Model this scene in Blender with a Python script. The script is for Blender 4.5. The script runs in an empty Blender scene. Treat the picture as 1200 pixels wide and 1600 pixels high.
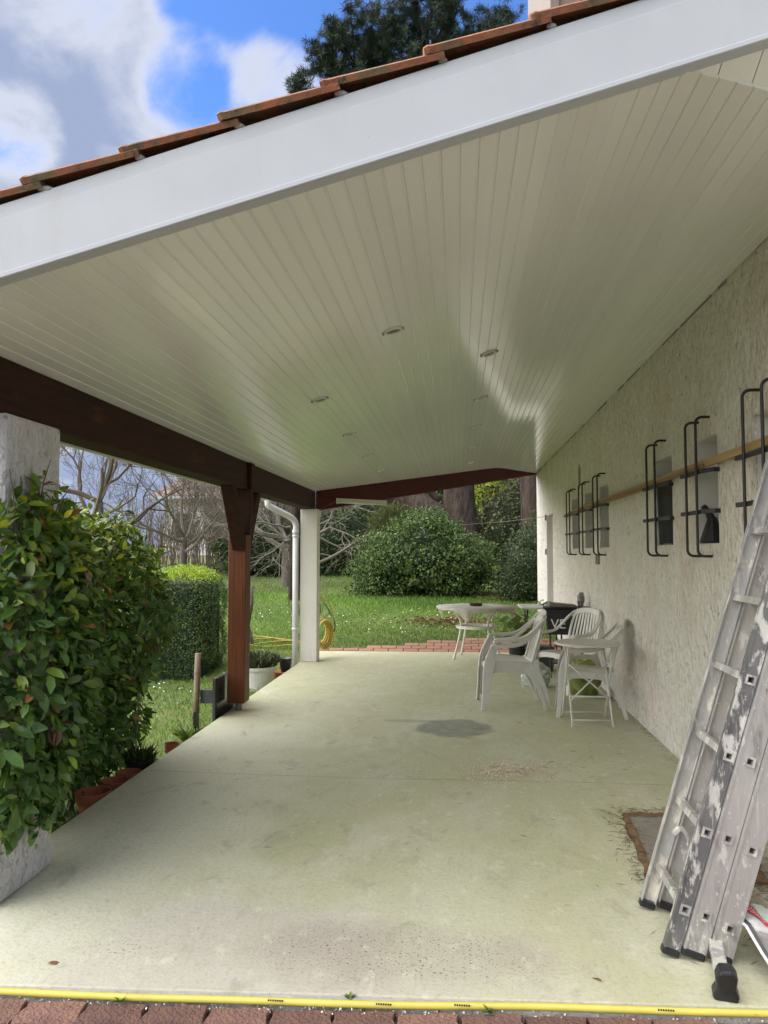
import bpy, bmesh, math, random
import numpy as np
from mathutils import Vector, Matrix

SC = bpy.context.scene
COL = SC.collection
R = math.radians

# ------------------------------------------------------------------ camera
cam_d = bpy.data.cameras.new('camera')
cam = bpy.data.objects.new('camera', cam_d)
COL.objects.link(cam)
cam.location = (0, 0, 1.45)
cam.rotation_euler = (R(90 + 3.053), 0, R(5.514))
cam_d.sensor_fit = 'VERTICAL'
cam_d.sensor_height = 32
cam_d.sensor_width = 24
cam_d.lens = 24.0
cam_d.clip_end = 2000
SC.camera = cam

# ------------------------------------------------------------------ world
SUN_EL, SUN_AZ = 46.0, 270.0          # azimuth clockwise from +Y: over the garden on the left, veiled by cloud
world = bpy.data.worlds.new('World')
SC.world = world
world.use_nodes = True


def build_world():
    nt = world.node_tree
    nt.nodes.clear()
    N = nt.nodes.new
    L = nt.links.new
    out = N('ShaderNodeOutputWorld')
    bg = N('ShaderNodeBackground')
    bg.inputs['Strength'].default_value = 0.085
    L(bg.outputs[0], out.inputs[0])
    sky = N('ShaderNodeTexSky')
    sky.sky_type = 'NISHITA'
    sky.sun_disc = False
    sky.sun_elevation = R(SUN_EL)
    sky.sun_rotation = R(SUN_AZ)
    sky.air_density = 1.0
    sky.dust_density = 0.3
    sky.ozone_density = 2.5
    tc = N('ShaderNodeTexCoord')
    sep = N('ShaderNodeSeparateXYZ')
    L(tc.outputs['Generated'], sep.inputs[0])

    def math_(op, a, b=None, clamp=False):
        m = N('ShaderNodeMath')
        m.operation = op
        m.use_clamp = clamp
        for i, v in enumerate((a, b)):
            if v is None:
                continue
            if isinstance(v, (int, float)):
                m.inputs[i].default_value = v
            else:
                L(v, m.inputs[i])
        return m.outputs[0]
    zz = math_('ADD', math_('MAXIMUM', sep.outputs['Z'], 0.0), 0.25)
    com = N('ShaderNodeCombineXYZ')
    L(math_('DIVIDE', sep.outputs['X'], zz), com.inputs[0])
    L(math_('DIVIDE', sep.outputs['Y'], zz), com.inputs[1])
    com.inputs[2].default_value = 3.7
    n1 = N('ShaderNodeTexNoise')
    n1.inputs['Scale'].default_value = 2.6
    n1.inputs['Detail'].default_value = 9
    n1.inputs['Roughness'].default_value = 0.60
    n1.inputs['Distortion'].default_value = 0.35
    L(com.outputs[0], n1.inputs['Vector'])
    n2 = N('ShaderNodeTexNoise')
    n2.inputs['Scale'].default_value = 1.1
    n2.inputs['Detail'].default_value = 2
    L(com.outputs[0], n2.inputs['Vector'])
    # the cloud bank and the clear gaps beside it, as directions in the sky
    dens = math_('ADD', math_('MULTIPLY', math_('SUBTRACT', n1.outputs['Fac'], 0.5), 2.7), 0.28)
    low = N('ShaderNodeMapRange')
    low.interpolation_type = 'SMOOTHSTEP'
    low.inputs['From Min'].default_value = 0.30
    low.inputs['From Max'].default_value = 0.06
    low.inputs['To Max'].default_value = 0.75
    L(sep.outputs['Z'], low.inputs['Value'])
    dens = math_('ADD', dens, low.outputs[0])
    blobs = [((-0.38, 0.72, 0.58), 13, 0.75), ((-0.50, 0.78, 0.38), 9, 0.45),
             ((-0.262, 0.757, 0.60), 4.2, -0.62), ((-0.30, 0.80, 0.52), 3.5, -0.55), ((-0.47, 0.76, 0.455), 3.6, -0.62),
             ((-0.20, 0.83, 0.53), 3.6, 0.62), ((0.04, 0.80, 0.60), 5, -0.65), ((0.0, 0.82, 0.57), 3.0, 0.3), ((-0.17, 0.74, 0.65), 5, 0.30)]
    for d, ang, w in blobs:
        v = Vector(d).normalized()
        dot = N('ShaderNodeVectorMath')
        dot.operation = 'DOT_PRODUCT'
        L(tc.outputs['Generated'], dot.inputs[0])
        dot.inputs[1].default_value = v
        mr = N('ShaderNodeMapRange')
        mr.interpolation_type = 'SMOOTHSTEP'
        mr.inputs['From Min'].default_value = math.cos(R(ang))
        mr.inputs['From Max'].default_value = math.cos(R(ang * 0.25))
        mr.inputs['To Min'].default_value = 0
        mr.inputs['To Max'].default_value = w
        L(dot.outputs['Value'], mr.inputs['Value'])
        dens = math_('ADD', dens, mr.outputs[0])
    cov = N('ShaderNodeMapRange')
    cov.interpolation_type = 'SMOOTHSTEP'
    cov.inputs['From Min'].default_value = 0.02
    cov.inputs['From Max'].default_value = 0.62
    L(dens, cov.inputs['Value'])
    thick = N('ShaderNodeMapRange')
    thick.interpolation_type = 'SMOOTHSTEP'
    thick.inputs['From Min'].default_value = 0.38
    thick.inputs['From Max'].default_value = 1.0
    L(dens, thick.inputs['Value'])
    cc = N('ShaderNodeMix')
    cc.data_type = 'RGBA'
    L(thick.outputs[0], cc.inputs['Factor'])
    cc.inputs['A'].default_value = (1.55, 1.62, 1.85, 1)
    cc.inputs['B'].default_value = (0.74, 0.90, 1.32, 1)
    sm = N('ShaderNodeMix')
    sm.data_type = 'RGBA'
    sm.blend_type = 'MULTIPLY'
    sm.inputs['Factor'].default_value = 1
    L(sky.outputs[0], sm.inputs['A'])
    sm.inputs['B'].default_value = (0.255, 0.355, 0.52, 1)
    mx = N('ShaderNodeMix')
    mx.data_type = 'RGBA'
    L(cov.outputs[0], mx.inputs['Factor'])
    L(sm.outputs['Result'], mx.inputs['A'])
    L(cc.outputs['Result'], mx.inputs['B'])
    L(mx.outputs['Result'], bg.inputs['Color'])


build_world()

sun_d = bpy.data.lights.new('sun', 'SUN')
sun_d.energy = 1.5
sun_d.angle = R(125)
sun_d.color = (1.0, 0.935, 0.80)
sun = bpy.data.objects.new('sun', sun_d)
COL.objects.link(sun)
_a, _e = R(SUN_AZ), R(SUN_EL)
sdir = Vector((math.sin(_a) * math.cos(_e), math.cos(_a) * math.cos(_e), math.sin(_e)))
sun.rotation_euler = (-sdir).to_track_quat('-Z', 'Y').to_euler()
sun.location = sdir * 60

SC.render.engine = 'CYCLES'
SC.view_settings.view_transform = 'Standard'
SC.view_settings.look = 'None'
SC.view_settings.gamma = 1.0
SC.view_settings.use_curve_mapping = False
SC.view_settings.exposure = 2.55
SC.cycles.max_bounces = 7
SC.cycles.diffuse_bounces = 5
SC.cycles.glossy_bounces = 3
SC.cycles.transmission_bounces = 3


# ------------------------------------------------------------------ materials
MATS = {}


def mat(name, c1, c2=None, scale=6, rough=0.7, bump=0.0, bscale=40, stretch=(1, 1, 1), metal=0.0, orand=0.0,
        detail=6, spec=0.5, ramp=(0.35, 0.65), tint=None, bdetail=6, bdist=0.02, trans=None, spots=None):
    """procedural material: two colours mixed by noise, fine bump, per-object and per-leaf variation"""
    m = bpy.data.materials.new(name)
    m.use_nodes = True
    nt = m.node_tree
    N = nt.nodes.new
    L = nt.links.new
    b = nt.nodes['Principled BSDF']
    b.inputs['Roughness'].default_value = rough
    b.inputs['Metallic'].default_value = metal
    b.inputs['Specular IOR Level'].default_value = spec
    tc = N('ShaderNodeTexCoord')
    mp = N('ShaderNodeMapping')
    mp.inputs['Scale'].default_value = stretch
    L(tc.outputs['Object'], mp.inputs['Vector'])
    n = N('ShaderNodeTexNoise')
    n.inputs['Scale'].default_value = scale
    n.inputs['Detail'].default_value = detail
    n.inputs['Roughness'].default_value = 0.6
    L(mp.outputs[0], n.inputs['Vector'])
    r = N('ShaderNodeMapRange')
    r.inputs['From Min'].default_value = ramp[0]
    r.inputs['From Max'].default_value = ramp[1]
    L(n.outputs['Fac'], r.inputs['Value'])
    mx = N('ShaderNodeMix')
    mx.data_type = 'RGBA'
    L(r.outputs[0], mx.inputs['Factor'])
    mx.inputs['A'].default_value = (*c1, 1)
    mx.inputs['B'].default_value = (*(c2 or c1), 1)
    col = mx.outputs['Result']
    if spots:      # (colour, scale, from, to[, stretch])
        for sp in spots:
            n3 = N('ShaderNodeTexNoise')
            n3.inputs['Scale'].default_value = sp[1]
            n3.inputs['Detail'].default_value = 5
            n3.inputs['Roughness'].default_value = 0.65
            src = mp.outputs[0]
            if len(sp) > 4:
                mp2 = N('ShaderNodeMapping')
                mp2.inputs['Scale'].default_value = sp[4]
                L(tc.outputs['Object'], mp2.inputs['Vector'])
                src = mp2.outputs[0]
            L(src, n3.inputs['Vector'])
            r3 = N('ShaderNodeMapRange')
            r3.inputs['From Min'].default_value = sp[2]
            r3.inputs['From Max'].default_value = sp[3]
            L(n3.outputs['Fac'], r3.inputs['Value'])
            m3 = N('ShaderNodeMix')
            m3.data_type = 'RGBA'
            L(r3.outputs[0], m3.inputs['Factor'])
            L(col, m3.inputs['A'])
            m3.inputs['B'].default_value = (*sp[0], 1)
            col = m3.outputs['Result']
    if orand:
        oi = N('ShaderNodeObjectInfo')
        mr = N('ShaderNodeMapRange')
        mr.inputs['To Min'].default_value = 1 - orand
        mr.inputs['To Max'].default_value = 1 + orand
        L(oi.outputs['Random'], mr.inputs['Value'])
        hs = N('ShaderNodeHueSaturation')
        L(mr.outputs[0], hs.inputs['Value'])
        L(col, hs.inputs['Color'])
        col = hs.outputs[0]
    if tint:
        at = N('ShaderNodeAttribute')
        at.attribute_name = 'tint'
        m2 = N('ShaderNodeMix')
        m2.data_type = 'RGBA'
        m2.blend_type = 'MULTIPLY'
        m2.inputs['Factor'].default_value = 1
        L(col, m2.inputs['A'])
        L(at.outputs['Color'], m2.inputs['B'])
        col = m2.outputs['Result']
    L(col, b.inputs['Base Color'])
    if bump:
        n2 = N('ShaderNodeTexNoise')
        n2.inputs['Scale'].default_value = bscale
        n2.inputs['Detail'].default_value = bdetail
        L(mp.outputs[0], n2.inputs['Vector'])
        bp = N('ShaderNodeBump')
        bp.inputs['Strength'].default_value = bump
        bp.inputs['Distance'].default_value = bdist
        L(n2.outputs['Fac'], bp.inputs['Height'])
        L(bp.outputs[0], b.inputs['Normal'])
    if trans:
        tl = N('ShaderNodeBsdfTranslucent')
        L(col, tl.inputs['Color'])
        ms = N('ShaderNodeMixShader')
        ms.inputs[0].default_value = trans
        out = nt.nodes['Material Output']
        L(b.outputs[0], ms.inputs[1])
        L(tl.outputs[0], ms.inputs[2])
        L(ms.outputs[0], out.inputs['Surface'])
    MATS[name] = m
    return m


mat('pvc_white', (0.825, 0.845, 0.80), (0.79, 0.81, 0.765), 1.2, rough=0.15, spec=0.6, bump=0.07, bscale=2.2, stretch=(1, 0.35, 1), orand=0.03, bdist=0.01)
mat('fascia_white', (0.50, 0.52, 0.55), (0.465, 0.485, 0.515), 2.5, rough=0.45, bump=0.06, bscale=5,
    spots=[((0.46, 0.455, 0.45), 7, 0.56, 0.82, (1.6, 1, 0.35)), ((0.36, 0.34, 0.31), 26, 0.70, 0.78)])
mat('groove', (0.34, 0.33, 0.30), (0.22, 0.21, 0.19), 8, rough=0.7)
mat('eave_white', (0.82, 0.81, 0.78), (0.76, 0.75, 0.72), 3, rough=0.5, bump=0.05)
mat('roughcast', (0.83, 0.80, 0.73), (0.74, 0.70, 0.625), 5, rough=0.9, bump=1.0, bscale=19, stretch=(1, 1, 0.75), bdetail=10, bdist=0.085,
    spots=[((0.60, 0.56, 0.48), 15, 0.55, 0.70, (1, 1, 0.75)), ((0.25, 0.225, 0.185), 28, 0.59, 0.68, (1, 1, 0.6)), ((0.68, 0.57, 0.48), 1.1, 0.50, 0.80), ((0.84, 0.82, 0.76), 11, 0.55, 0.68, (1, 1, 0.7)),  # dark specks carry crevice dirt and, painted in, the shade of the relief
           ((0.50, 0.46, 0.39), 2.3, 0.60, 0.78, (1, 1, 0.35))])
mat('roughcast_light', (0.72, 0.70, 0.685), (0.58, 0.56, 0.545), 9, rough=0.9, bump=1.0, bscale=22, stretch=(1, 1, 0.8), bdetail=9, bdist=0.06,
    spots=[((0.33, 0.31, 0.28), 34, 0.585, 0.70)])
mat('smooth_render', (0.74, 0.72, 0.66), (0.65, 0.63, 0.57), 1.6, rough=0.85, bump=0.25, bscale=30,
    spots=[((0.46, 0.44, 0.38), 6, 0.62, 0.8, (1, 1, 0.3))])
mat('reveal', (0.70, 0.685, 0.65), (0.64, 0.625, 0.59), 4, rough=0.8, bump=0.1)
mat('dark_wood', (0.052, 0.020, 0.013), (0.028, 0.012, 0.009), 5, rough=0.68, spec=0.2, bump=0.3, bscale=30, stretch=(6, 0.35, 6), bdist=0.01,
    spots=[((0.115, 0.036, 0.016), 3.2, 0.58, 0.76, (1, 0.9, 3.5))])
mat('red_wood', (0.085, 0.010, 0.009), (0.040, 0.007, 0.006), 6, rough=0.6, spec=0.25, bump=0.25, bscale=30, stretch=(0.8, 0.8, 9), bdist=0.008)
mat('post_wood', (0.170, 0.054, 0.017), (0.100, 0.030, 0.011), 9, rough=0.5, spec=0.3, bump=0.3, bscale=40, stretch=(6, 6, 0.25), bdist=0.008,
    spots=[((0.065, 0.019, 0.011), 10, 0.60, 0.72, (5, 5, 0.22))])
mat('black_iron', (0.014, 0.014, 0.016), (0.03, 0.027, 0.026), 20, rough=0.45, bump=0.2, bscale=60)
mat('black_plastic', (0.012, 0.013, 0.014), (0.02, 0.02, 0.022), 12, rough=0.4, bump=0.1)
mat('grey_plastic', (0.09, 0.095, 0.10), (0.06, 0.065, 0.07), 10, rough=0.5)
mat('board_wood', (0.44, 0.30, 0.15), (0.36, 0.235, 0.11), 5, rough=0.7, bump=0.2, bscale=30, stretch=(8, 0.5, 8), orand=0.12)
mat('board_brown', (0.30, 0.19, 0.09), (0.20, 0.12, 0.06), 5, rough=0.7, bump=0.2, bscale=30, stretch=(8, 0.5, 8))
mat('stake_wood', (0.33, 0.25, 0.18), (0.21, 0.15, 0.105), 5, rough=0.85, bump=0.5, bscale=30, stretch=(4, 4, 0.6))
mat('chair_white', (0.74, 0.72, 0.66), (0.66, 0.64, 0.58), 5, rough=0.42, bump=0.06, bscale=30,
    spots=[((0.50, 0.475, 0.41), 7, 0.60, 0.80)])
mat('table_white', (0.72, 0.70, 0.64), (0.62, 0.60, 0.54), 6, rough=0.45, spots=[((0.40, 0.36, 0.30), 14, 0.66, 0.78)])
mat('cloth_white', (0.72, 0.69, 0.62), (0.62, 0.59, 0.52), 6, rough=0.6, trans=0.3)
mat('pipe_white', (0.70, 0.705, 0.71), (0.62, 0.625, 0.63), 3, rough=0.6, spec=0.3)
mat('pot_white', (0.70, 0.69, 0.66), (0.60, 0.59, 0.55), 5, rough=0.5, spots=[((0.30, 0.26, 0.20), 5, 0.62, 0.80)])
mat('terracotta', (0.40, 0.135, 0.062), (0.30, 0.095, 0.045), 8, rough=0.8, bump=0.3, orand=0.1)
mat('roof_tile', (0.42, 0.160, 0.085), (0.29, 0.115, 0.066), 9, rough=0.85, bump=0.5, bscale=35, orand=0.14,
    spots=[((0.21, 0.15, 0.085), 8, 0.48, 0.62), ((0.10, 0.085, 0.06), 17, 0.56, 0.68), ((0.40, 0.40, 0.33), 30, 0.68, 0.74)])
mat('mortar', (0.45, 0.43, 0.40), (0.35, 0.33, 0.30), 30, rough=0.95, bump=0.6)
mat('roof_deck', (0.10, 0.075, 0.055), (0.06, 0.05, 0.04), 6, rough=0.9)
mat('light_glass', (0.10, 0.095, 0.08), (0.07, 0.067, 0.055), 10, rough=0.3)
mat('light_trim', (0.72, 0.71, 0.66), None, 10, rough=0.3)
mat('tube_light', (0.72, 0.71, 0.65), (0.62, 0.61, 0.55), 3, rough=0.4)
mat('hose_yellow', (0.72, 0.62, 0.12), (0.62, 0.53, 0.10), 6, rough=0.45, spots=[((0.42, 0.34, 0.12), 14, 0.66, 0.78)])
mat('hose_old', (0.56, 0.40, 0.075), (0.42, 0.30, 0.08), 9, rough=0.55)
mat('hose_teal', (0.10, 0.28, 0.25), None, 9, rough=0.5)
mat('ink', (0.02, 0.02, 0.02), None, 9, rough=0.6)
mat('paper_white', (0.80, 0.80, 0.79), (0.72, 0.72, 0.71), 9, rough=0.5)
mat('letter_white', (0.80, 0.80, 0.80), None, 9, rough=0.5)
mat('bag_red', (0.62, 0.03, 0.06), None, 9, rough=0.45)
mat('bag_green', (0.40, 0.50, 0.42), (0.55, 0.60, 0.55), 12, rough=0.5)
mat('bag_white', (0.64, 0.64, 0.64), (0.52, 0.525, 0.52), 7, rough=0.38, bump=0.35, bscale=14, bdist=0.02, spots=[((0.36, 0.33, 0.30), 6, 0.62, 0.80)])
mat('bag_dark', (0.03, 0.03, 0.035), (0.06, 0.06, 0.06), 7, rough=0.45, bump=0.4, bscale=16)
mat('bag_grey', (0.36, 0.345, 0.335), (0.26, 0.245, 0.235), 7, rough=0.5, bump=0.5, bscale=16, spots=[((0.16, 0.09, 0.05), 11, 0.60, 0.72)])
mat('bag_lime', (0.30, 0.36, 0.05), (0.16, 0.22, 0.10), 9, rough=0.4, bump=0.4, bscale=16)
mat('bag_clear', (0.50, 0.56, 0.52), (0.72, 0.74, 0.70), 16, rough=0.25, bump=0.6, bscale=22, spots=[((0.10, 0.24, 0.17), 14, 0.58, 0.70), ((0.50, 0.16, 0.12), 11, 0.66, 0.74)])
mat('soil', (0.045, 0.030, 0.020), (0.075, 0.05, 0.035), 30, rough=0.95, bump=0.8)
mat('debris', (0.15, 0.095, 0.052), (0.085, 0.052, 0.030), 30, rough=0.95, tint=True)
mat('sand_grain', (0.66, 0.61, 0.51), (0.55, 0.50, 0.41), 60, rough=0.95, tint=True)
mat('dead_leaf', (0.26, 0.135, 0.065), (0.16, 0.08, 0.04), 12, rough=0.75)
mat('bark', (0.095, 0.066, 0.050), (0.045, 0.031, 0.024), 5, rough=0.95, bump=1.0, bscale=9, stretch=(1, 1, 0.28), bdist=0.12,
    spots=[((0.030, 0.021, 0.017), 6, 0.54, 0.62, (1, 1, 0.22)), ((0.16, 0.15, 0.10), 3, 0.62, 0.8)])
mat('bark_grey', (0.17, 0.145, 0.115), (0.10, 0.085, 0.068), 9, rough=0.9, bump=0.6, bscale=20)
mat('twig', (0.17, 0.135, 0.10), (0.11, 0.085, 0.065), 5, rough=0.9)
mat('twig_pale', (0.25, 0.22, 0.17), (0.16, 0.14, 0.105), 5, rough=0.9)
mat('leaf_gloss', (0.100, 0.185, 0.036), (0.068, 0.140, 0.026), 10, rough=0.36, spec=0.5, tint=True, trans=0.22)
mat('leaf_gloss_single', (0.105, 0.195, 0.038), (0.074, 0.150, 0.028), 10, rough=0.36, spec=0.5, orand=0.45, trans=0.22)
mat('leaf_young_single', (0.165, 0.235, 0.045), (0.125, 0.19, 0.035), 10, rough=0.32, spec=0.5, orand=0.25, trans=0.25)
mat('leaf_dead_single', (0.215, 0.125, 0.09), (0.16, 0.085, 0.06), 10, rough=0.7, orand=0.3)
mat('leaf', (0.072, 0.122, 0.030), (0.052, 0.095, 0.022), 3, rough=0.5, tint=True, trans=0.25)
mat('needle', (0.026, 0.052, 0.026), (0.018, 0.040, 0.018), 3, rough=0.55, tint=True)
mat('grass', (0.185, 0.300, 0.058), (0.150, 0.255, 0.046), 0.9, rough=0.6, tint=True, trans=0.3)
mat('petal', (0.80, 0.79, 0.74), None, 3, rough=0.6)
mat('paver', (0.185, 0.098, 0.086), (0.29, 0.160, 0.112), 14, rough=0.9, bump=0.8, bscale=70, orand=0.30,
    spots=[((0.13, 0.065, 0.062), 7, 0.50, 0.66), ((0.45, 0.36, 0.30), 60, 0.66, 0.72)])
mat('paver_far', (0.40, 0.215, 0.145), (0.34, 0.18, 0.12), 9, rough=0.85, bump=0.3, bscale=60, orand=0.14)
mat('joint_dirt', (0.10, 0.075, 0.055), (0.16, 0.12, 0.09), 30, rough=0.95, bump=0.8, spots=[((0.55, 0.53, 0.5), 55, 0.66, 0.72)])
mat('kerb_edge', (0.50, 0.48, 0.43), (0.40, 0.385, 0.34), 10, rough=0.9, bump=0.4)
mat('neighbour_wall', (0.70, 0.68, 0.65), (0.62, 0.60, 0.58), 1, rough=0.9)
mat('neighbour_roof', (0.25, 0.165, 0.14), (0.19, 0.125, 0.105), 2, rough=0.9)
mat('neighbour_shutter', (0.33, 0.32, 0.32), None, 2, rough=0.6)
mat('dormer_wall', (0.24, 0.18, 0.145), (0.21, 0.155, 0.125), 4, rough=0.85, bump=0.2)
mat('frame_pink', (0.21, 0.16, 0.14), None, 4, rough=0.6)
mat('glass_dark', (0.03, 0.03, 0.032), (0.05, 0.05, 0.05), 4, rough=0.12)
mat('pane_frosted', (0.42, 0.42, 0.41), (0.36, 0.36, 0.35), 6, rough=0.3)
mat('sash_grey', (0.13, 0.13, 0.125), (0.10, 0.10, 0.10), 6, rough=0.2)
mat('door_paint', (0.40, 0.39, 0.36), (0.34, 0.33, 0.30), 4, rough=0.6)
mat('rust_dirt', (0.17, 0.098, 0.048), (0.24, 0.15, 0.08), 28, rough=0.95, bump=0.9, bscale=60)
mat('hatch_concrete', (0.30, 0.275, 0.235), (0.22, 0.20, 0.165), 7, rough=0.95, bump=0.5, bscale=60, spots=[((0.10, 0.08, 0.06), 20, 0.64, 0.72)])
mat('metal_bracket', (0.30, 0.28, 0.25), (0.22, 0.20, 0.18), 20, rough=0.6, metal=0.3)


def ladder_mat(name, base1, base2, paint, amt, seed):
    m = mat(name, base1, base2, 7, rough=0.42, bump=0.25, bscale=50, metal=0.0, stretch=(1, 1, 0.3),
            spots=[((0.22, 0.21, 0.20), 9 + seed, 0.57, 0.74), ((0.62, 0.60, 0.57), 60, 0.60, 0.68, (1, 1, 0.05)), (paint, 14 + seed * 1.7, amt, amt + 0.07, (1, 1, 0.38)),
                   ((0.72, 0.71, 0.68), 48 + seed, 0.64, 0.67, (1, 1, 0.6)), ((0.25, 0.10, 0.09), 19 + seed, 0.69, 0.74)])
    b = m.node_tree.nodes['Principled BSDF']
    b.inputs['Metallic'].default_value = 0.45
    return m


ladder_mat('alu', (0.54, 0.535, 0.52), (0.44, 0.435, 0.425), (0.76, 0.73, 0.66), 0.515, 0.0)
ladder_mat('alu_dark', (0.12, 0.12, 0.125), (0.27, 0.265, 0.265), (0.74, 0.73, 0.70), 0.505, 3.0)
ladder_mat('alu_grey', (0.53, 0.515, 0.50), (0.45, 0.435, 0.42), (0.74, 0.73, 0.71), 0.585, 6.0)


def concrete_material():
    m = bpy.data.materials.new('patio_concrete')
    m.use_nodes = True
    nt = m.node_tree
    N = nt.nodes.new
    L = nt.links.new
    b = nt.nodes['Principled BSDF']
    b.inputs['Specular IOR Level'].default_value = 0.35
    tc = N('ShaderNodeTexCoord')

    def noise(scale, detail=6, rough=0.6, stretch=(1, 1, 1), dist=0.0):
        mp = N('ShaderNodeMapping')
        mp.inputs['Scale'].default_value = stretch
        L(tc.outputs['Object'], mp.inputs['Vector'])
        n = N('ShaderNodeTexNoise')
        n.inputs['Scale'].default_value = scale
        n.inputs['Detail'].default_value = detail
        n.inputs['Roughness'].default_value = rough
        n.inputs['Distortion'].default_value = dist
        L(mp.outputs[0], n.inputs['Vector'])
        return n.outputs['Fac']

    def rng(v, a, c, lo=0.0, hi=1.0):
        r = N('ShaderNodeMapRange')
        r.interpolation_type = 'SMOOTHSTEP'
        r.inputs['From Min'].default_value = a
        r.inputs['From Max'].default_value = c
        r.inputs['To Min'].default_value = lo
        r.inputs['To Max'].default_value = hi
        L(v, r.inputs['Value'])
        return r.outputs[0]

    def mix(f, a, bb):
        x = N('ShaderNodeMix')
        x.data_type = 'RGBA'
        if isinstance(f, float):
            x.inputs['Factor'].default_value = f
        else:
            L(f, x.inputs['Factor'])
        for s, v in (('A', a), ('B', bb)):
            if isinstance(v, tuple):
                x.inputs[s].default_value = (*v, 1)
            else:
                L(v, x.inputs[s])
        return x.outputs['Result']

    def mth(op, a, c):
        x = N('ShaderNodeMath')
        x.operation = op
        x.use_clamp = op == 'MULTIPLY'
        for i, v in enumerate((a, c)):
            if isinstance(v, (int, float)):
                x.inputs[i].default_value = v
            else:
                L(v, x.inputs[i])
        return x.outputs[0]

    def spot(cx, cy, rx, ry, amp=0.55, scale=5.0, lo=0.9, hi=1.05):
        mp = N('ShaderNodeMapping')
        mp.vector_type = 'POINT'
        mp.inputs['Location'].default_value = (-cx / rx, -cy / ry, 0)
        mp.inputs['Scale'].default_value = (1 / rx, 1 / ry, 0)
        L(tc.outputs['Object'], mp.inputs['Vector'])
        ln = N('ShaderNodeVectorMath')
        ln.operation = 'LENGTH'
        L(mp.outputs[0], ln.inputs[0])
        x = N('ShaderNodeMath')
        x.operation = 'MULTIPLY_ADD'
        L(noise(scale, 6), x.inputs[0])
        x.inputs[1].default_value = amp * 2
        x.inputs[2].default_value = -amp
        d = N('ShaderNodeMath')
        d.operation = 'ADD'
        L(ln.outputs['Value'], d.inputs[0])
        L(x.outputs[0], d.inputs[1])
        return rng(d.outputs[0], hi, lo)
    # painted green-grey concrete, cloudy and worn
    col = mix(rng(noise(0.55, 5), 0.30, 0.70), (0.50, 0.51, 0.305), (0.56, 0.545, 0.385))
    col = mix(rng(noise(1.7, 7, 0.65, (1, 0.6, 1), 0.6), 0.42, 0.72), col, (0.62, 0.615, 0.47))
    col = mix(rng(noise(3.2, 8, 0.7, (1, 0.5, 1), 0.9), 0.50, 0.74, 0, 0.6), col, (0.40, 0.385, 0.275))
    # bare, pinkish grey patches near the front edge and bleached greenish ones
    front = spot(-0.75, 2.7, 1.0, 0.55, 0.6, 3.0, 0.6, 1.3)
    col = mix(mth('MULTIPLY', front, 0.7), col, (0.53, 0.49, 0.44))
    front2 = spot(-0.22, 2.86, 0.62, 0.24, 0.6, 3.5, 0.5, 1.2)
    col = mix(mth('MULTIPLY', front2, 0.65), col, (0.40, 0.35, 0.29))
    bl = spot(-0.05, 3.4, 0.30, 1.3, 0.5, 4.0, 0.4, 1.3)
    col = mix(mth('MULTIPLY', bl, 0.40), col, (0.60, 0.61, 0.44))
    lf = spot(-1.75, 4.6, 0.75, 2.4, 0.5, 2.0, 0.4, 1.35)  # pale left strip: partly bleached concrete, partly daylight painted into the colour
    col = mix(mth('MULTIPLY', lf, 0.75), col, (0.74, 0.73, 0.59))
    fr_ = spot(0.0, 9.8, 3.0, 2.6, 0.3, 1.0, 0.3, 1.2)  # far floor: shade painted into the colour to tone down the bright end
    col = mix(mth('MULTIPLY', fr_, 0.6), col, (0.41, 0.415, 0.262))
    wl = spot(1.45, 7.0, 0.5, 3.5, 0.5, 2.0, 0.5, 1.3)
    col = mix(mth('MULTIPLY', wl, 0.35), col, (0.40, 0.385, 0.295))
    dirt = spot(1.45, 3.25, 0.42, 0.75, 0.45, 3.5, 0.7, 1.15)
    col = mix(mth('MULTIPLY', dirt, 0.85), col, (0.33, 0.285, 0.235))
    # fine grain and specks
    col = mix(rng(noise(48, 4, 0.75), 0.46, 0.76, 0, 0.50), col, (0.30, 0.285, 0.205))
    col = mix(rng(noise(12, 5, 0.7, (1, 0.6, 1)), 0.54, 0.70, 0, 0.60), col, (0.68, 0.67, 0.54))
    col = mix(rng(noise(6, 6, 0.7, (1, 0.55, 1), 0.5), 0.54, 0.72, 0, 0.65), col, (0.36, 0.345, 0.245))
    sp = rng(noise(95, 2, 0.5), 0.60, 0.68)
    spa = rng(noise(1.3, 4), 0.54, 0.72)
    sp2 = N('ShaderNodeMath')
    sp2.operation = 'MAXIMUM'
    L(spa, sp2.inputs[0])
    L(front2, sp2.inputs[1])
    col = mix(mth('MULTIPLY', sp, sp2.outputs[0]), col, (0.13, 0.11, 0.085))
    # damp stain beside the chairs with a thin tail, and smaller marks
    wet = spot(-0.04, 6.48, 0.34, 0.36, 0.42, 6.0, 0.78, 1.02)
    wv = rng(noise(9, 6, 0.7), 0.30, 0.62, 0.40, 0.75)
    col = mix(mth('MULTIPLY', wet, wv), col, (0.20, 0.195, 0.145))
    tail = spot(-0.42, 6.72, 0.24, 0.07, 0.3, 6, 0.8, 1.05)
    col = mix(mth('MULTIPLY', tail, 0.35), col, (0.185, 0.18, 0.135))
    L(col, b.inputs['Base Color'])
    ro = N('ShaderNodeMath')
    ro.operation = 'MULTIPLY_ADD'
    L(wet, ro.inputs[0])
    ro.inputs[1].default_value = -0.3
    ro.inputs[2].default_value = 0.78
    L(ro.outputs[0], b.inputs['Roughness'])
    bp = N('ShaderNodeBump')
    bp.inputs['Strength'].default_value = 0.5
    bp.inputs['Distance'].default_value = 0.0035
    ad = N('ShaderNodeMath')
    ad.operation = 'ADD'
    L(noise(75, 4), ad.inputs[0])
    L(noise(22, 3), ad.inputs[1])
    L(ad.outputs[0], bp.inputs['Height'])
    L(bp.outputs[0], b.inputs['Normal'])
    MATS['patio_concrete'] = m


concrete_material()


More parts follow.
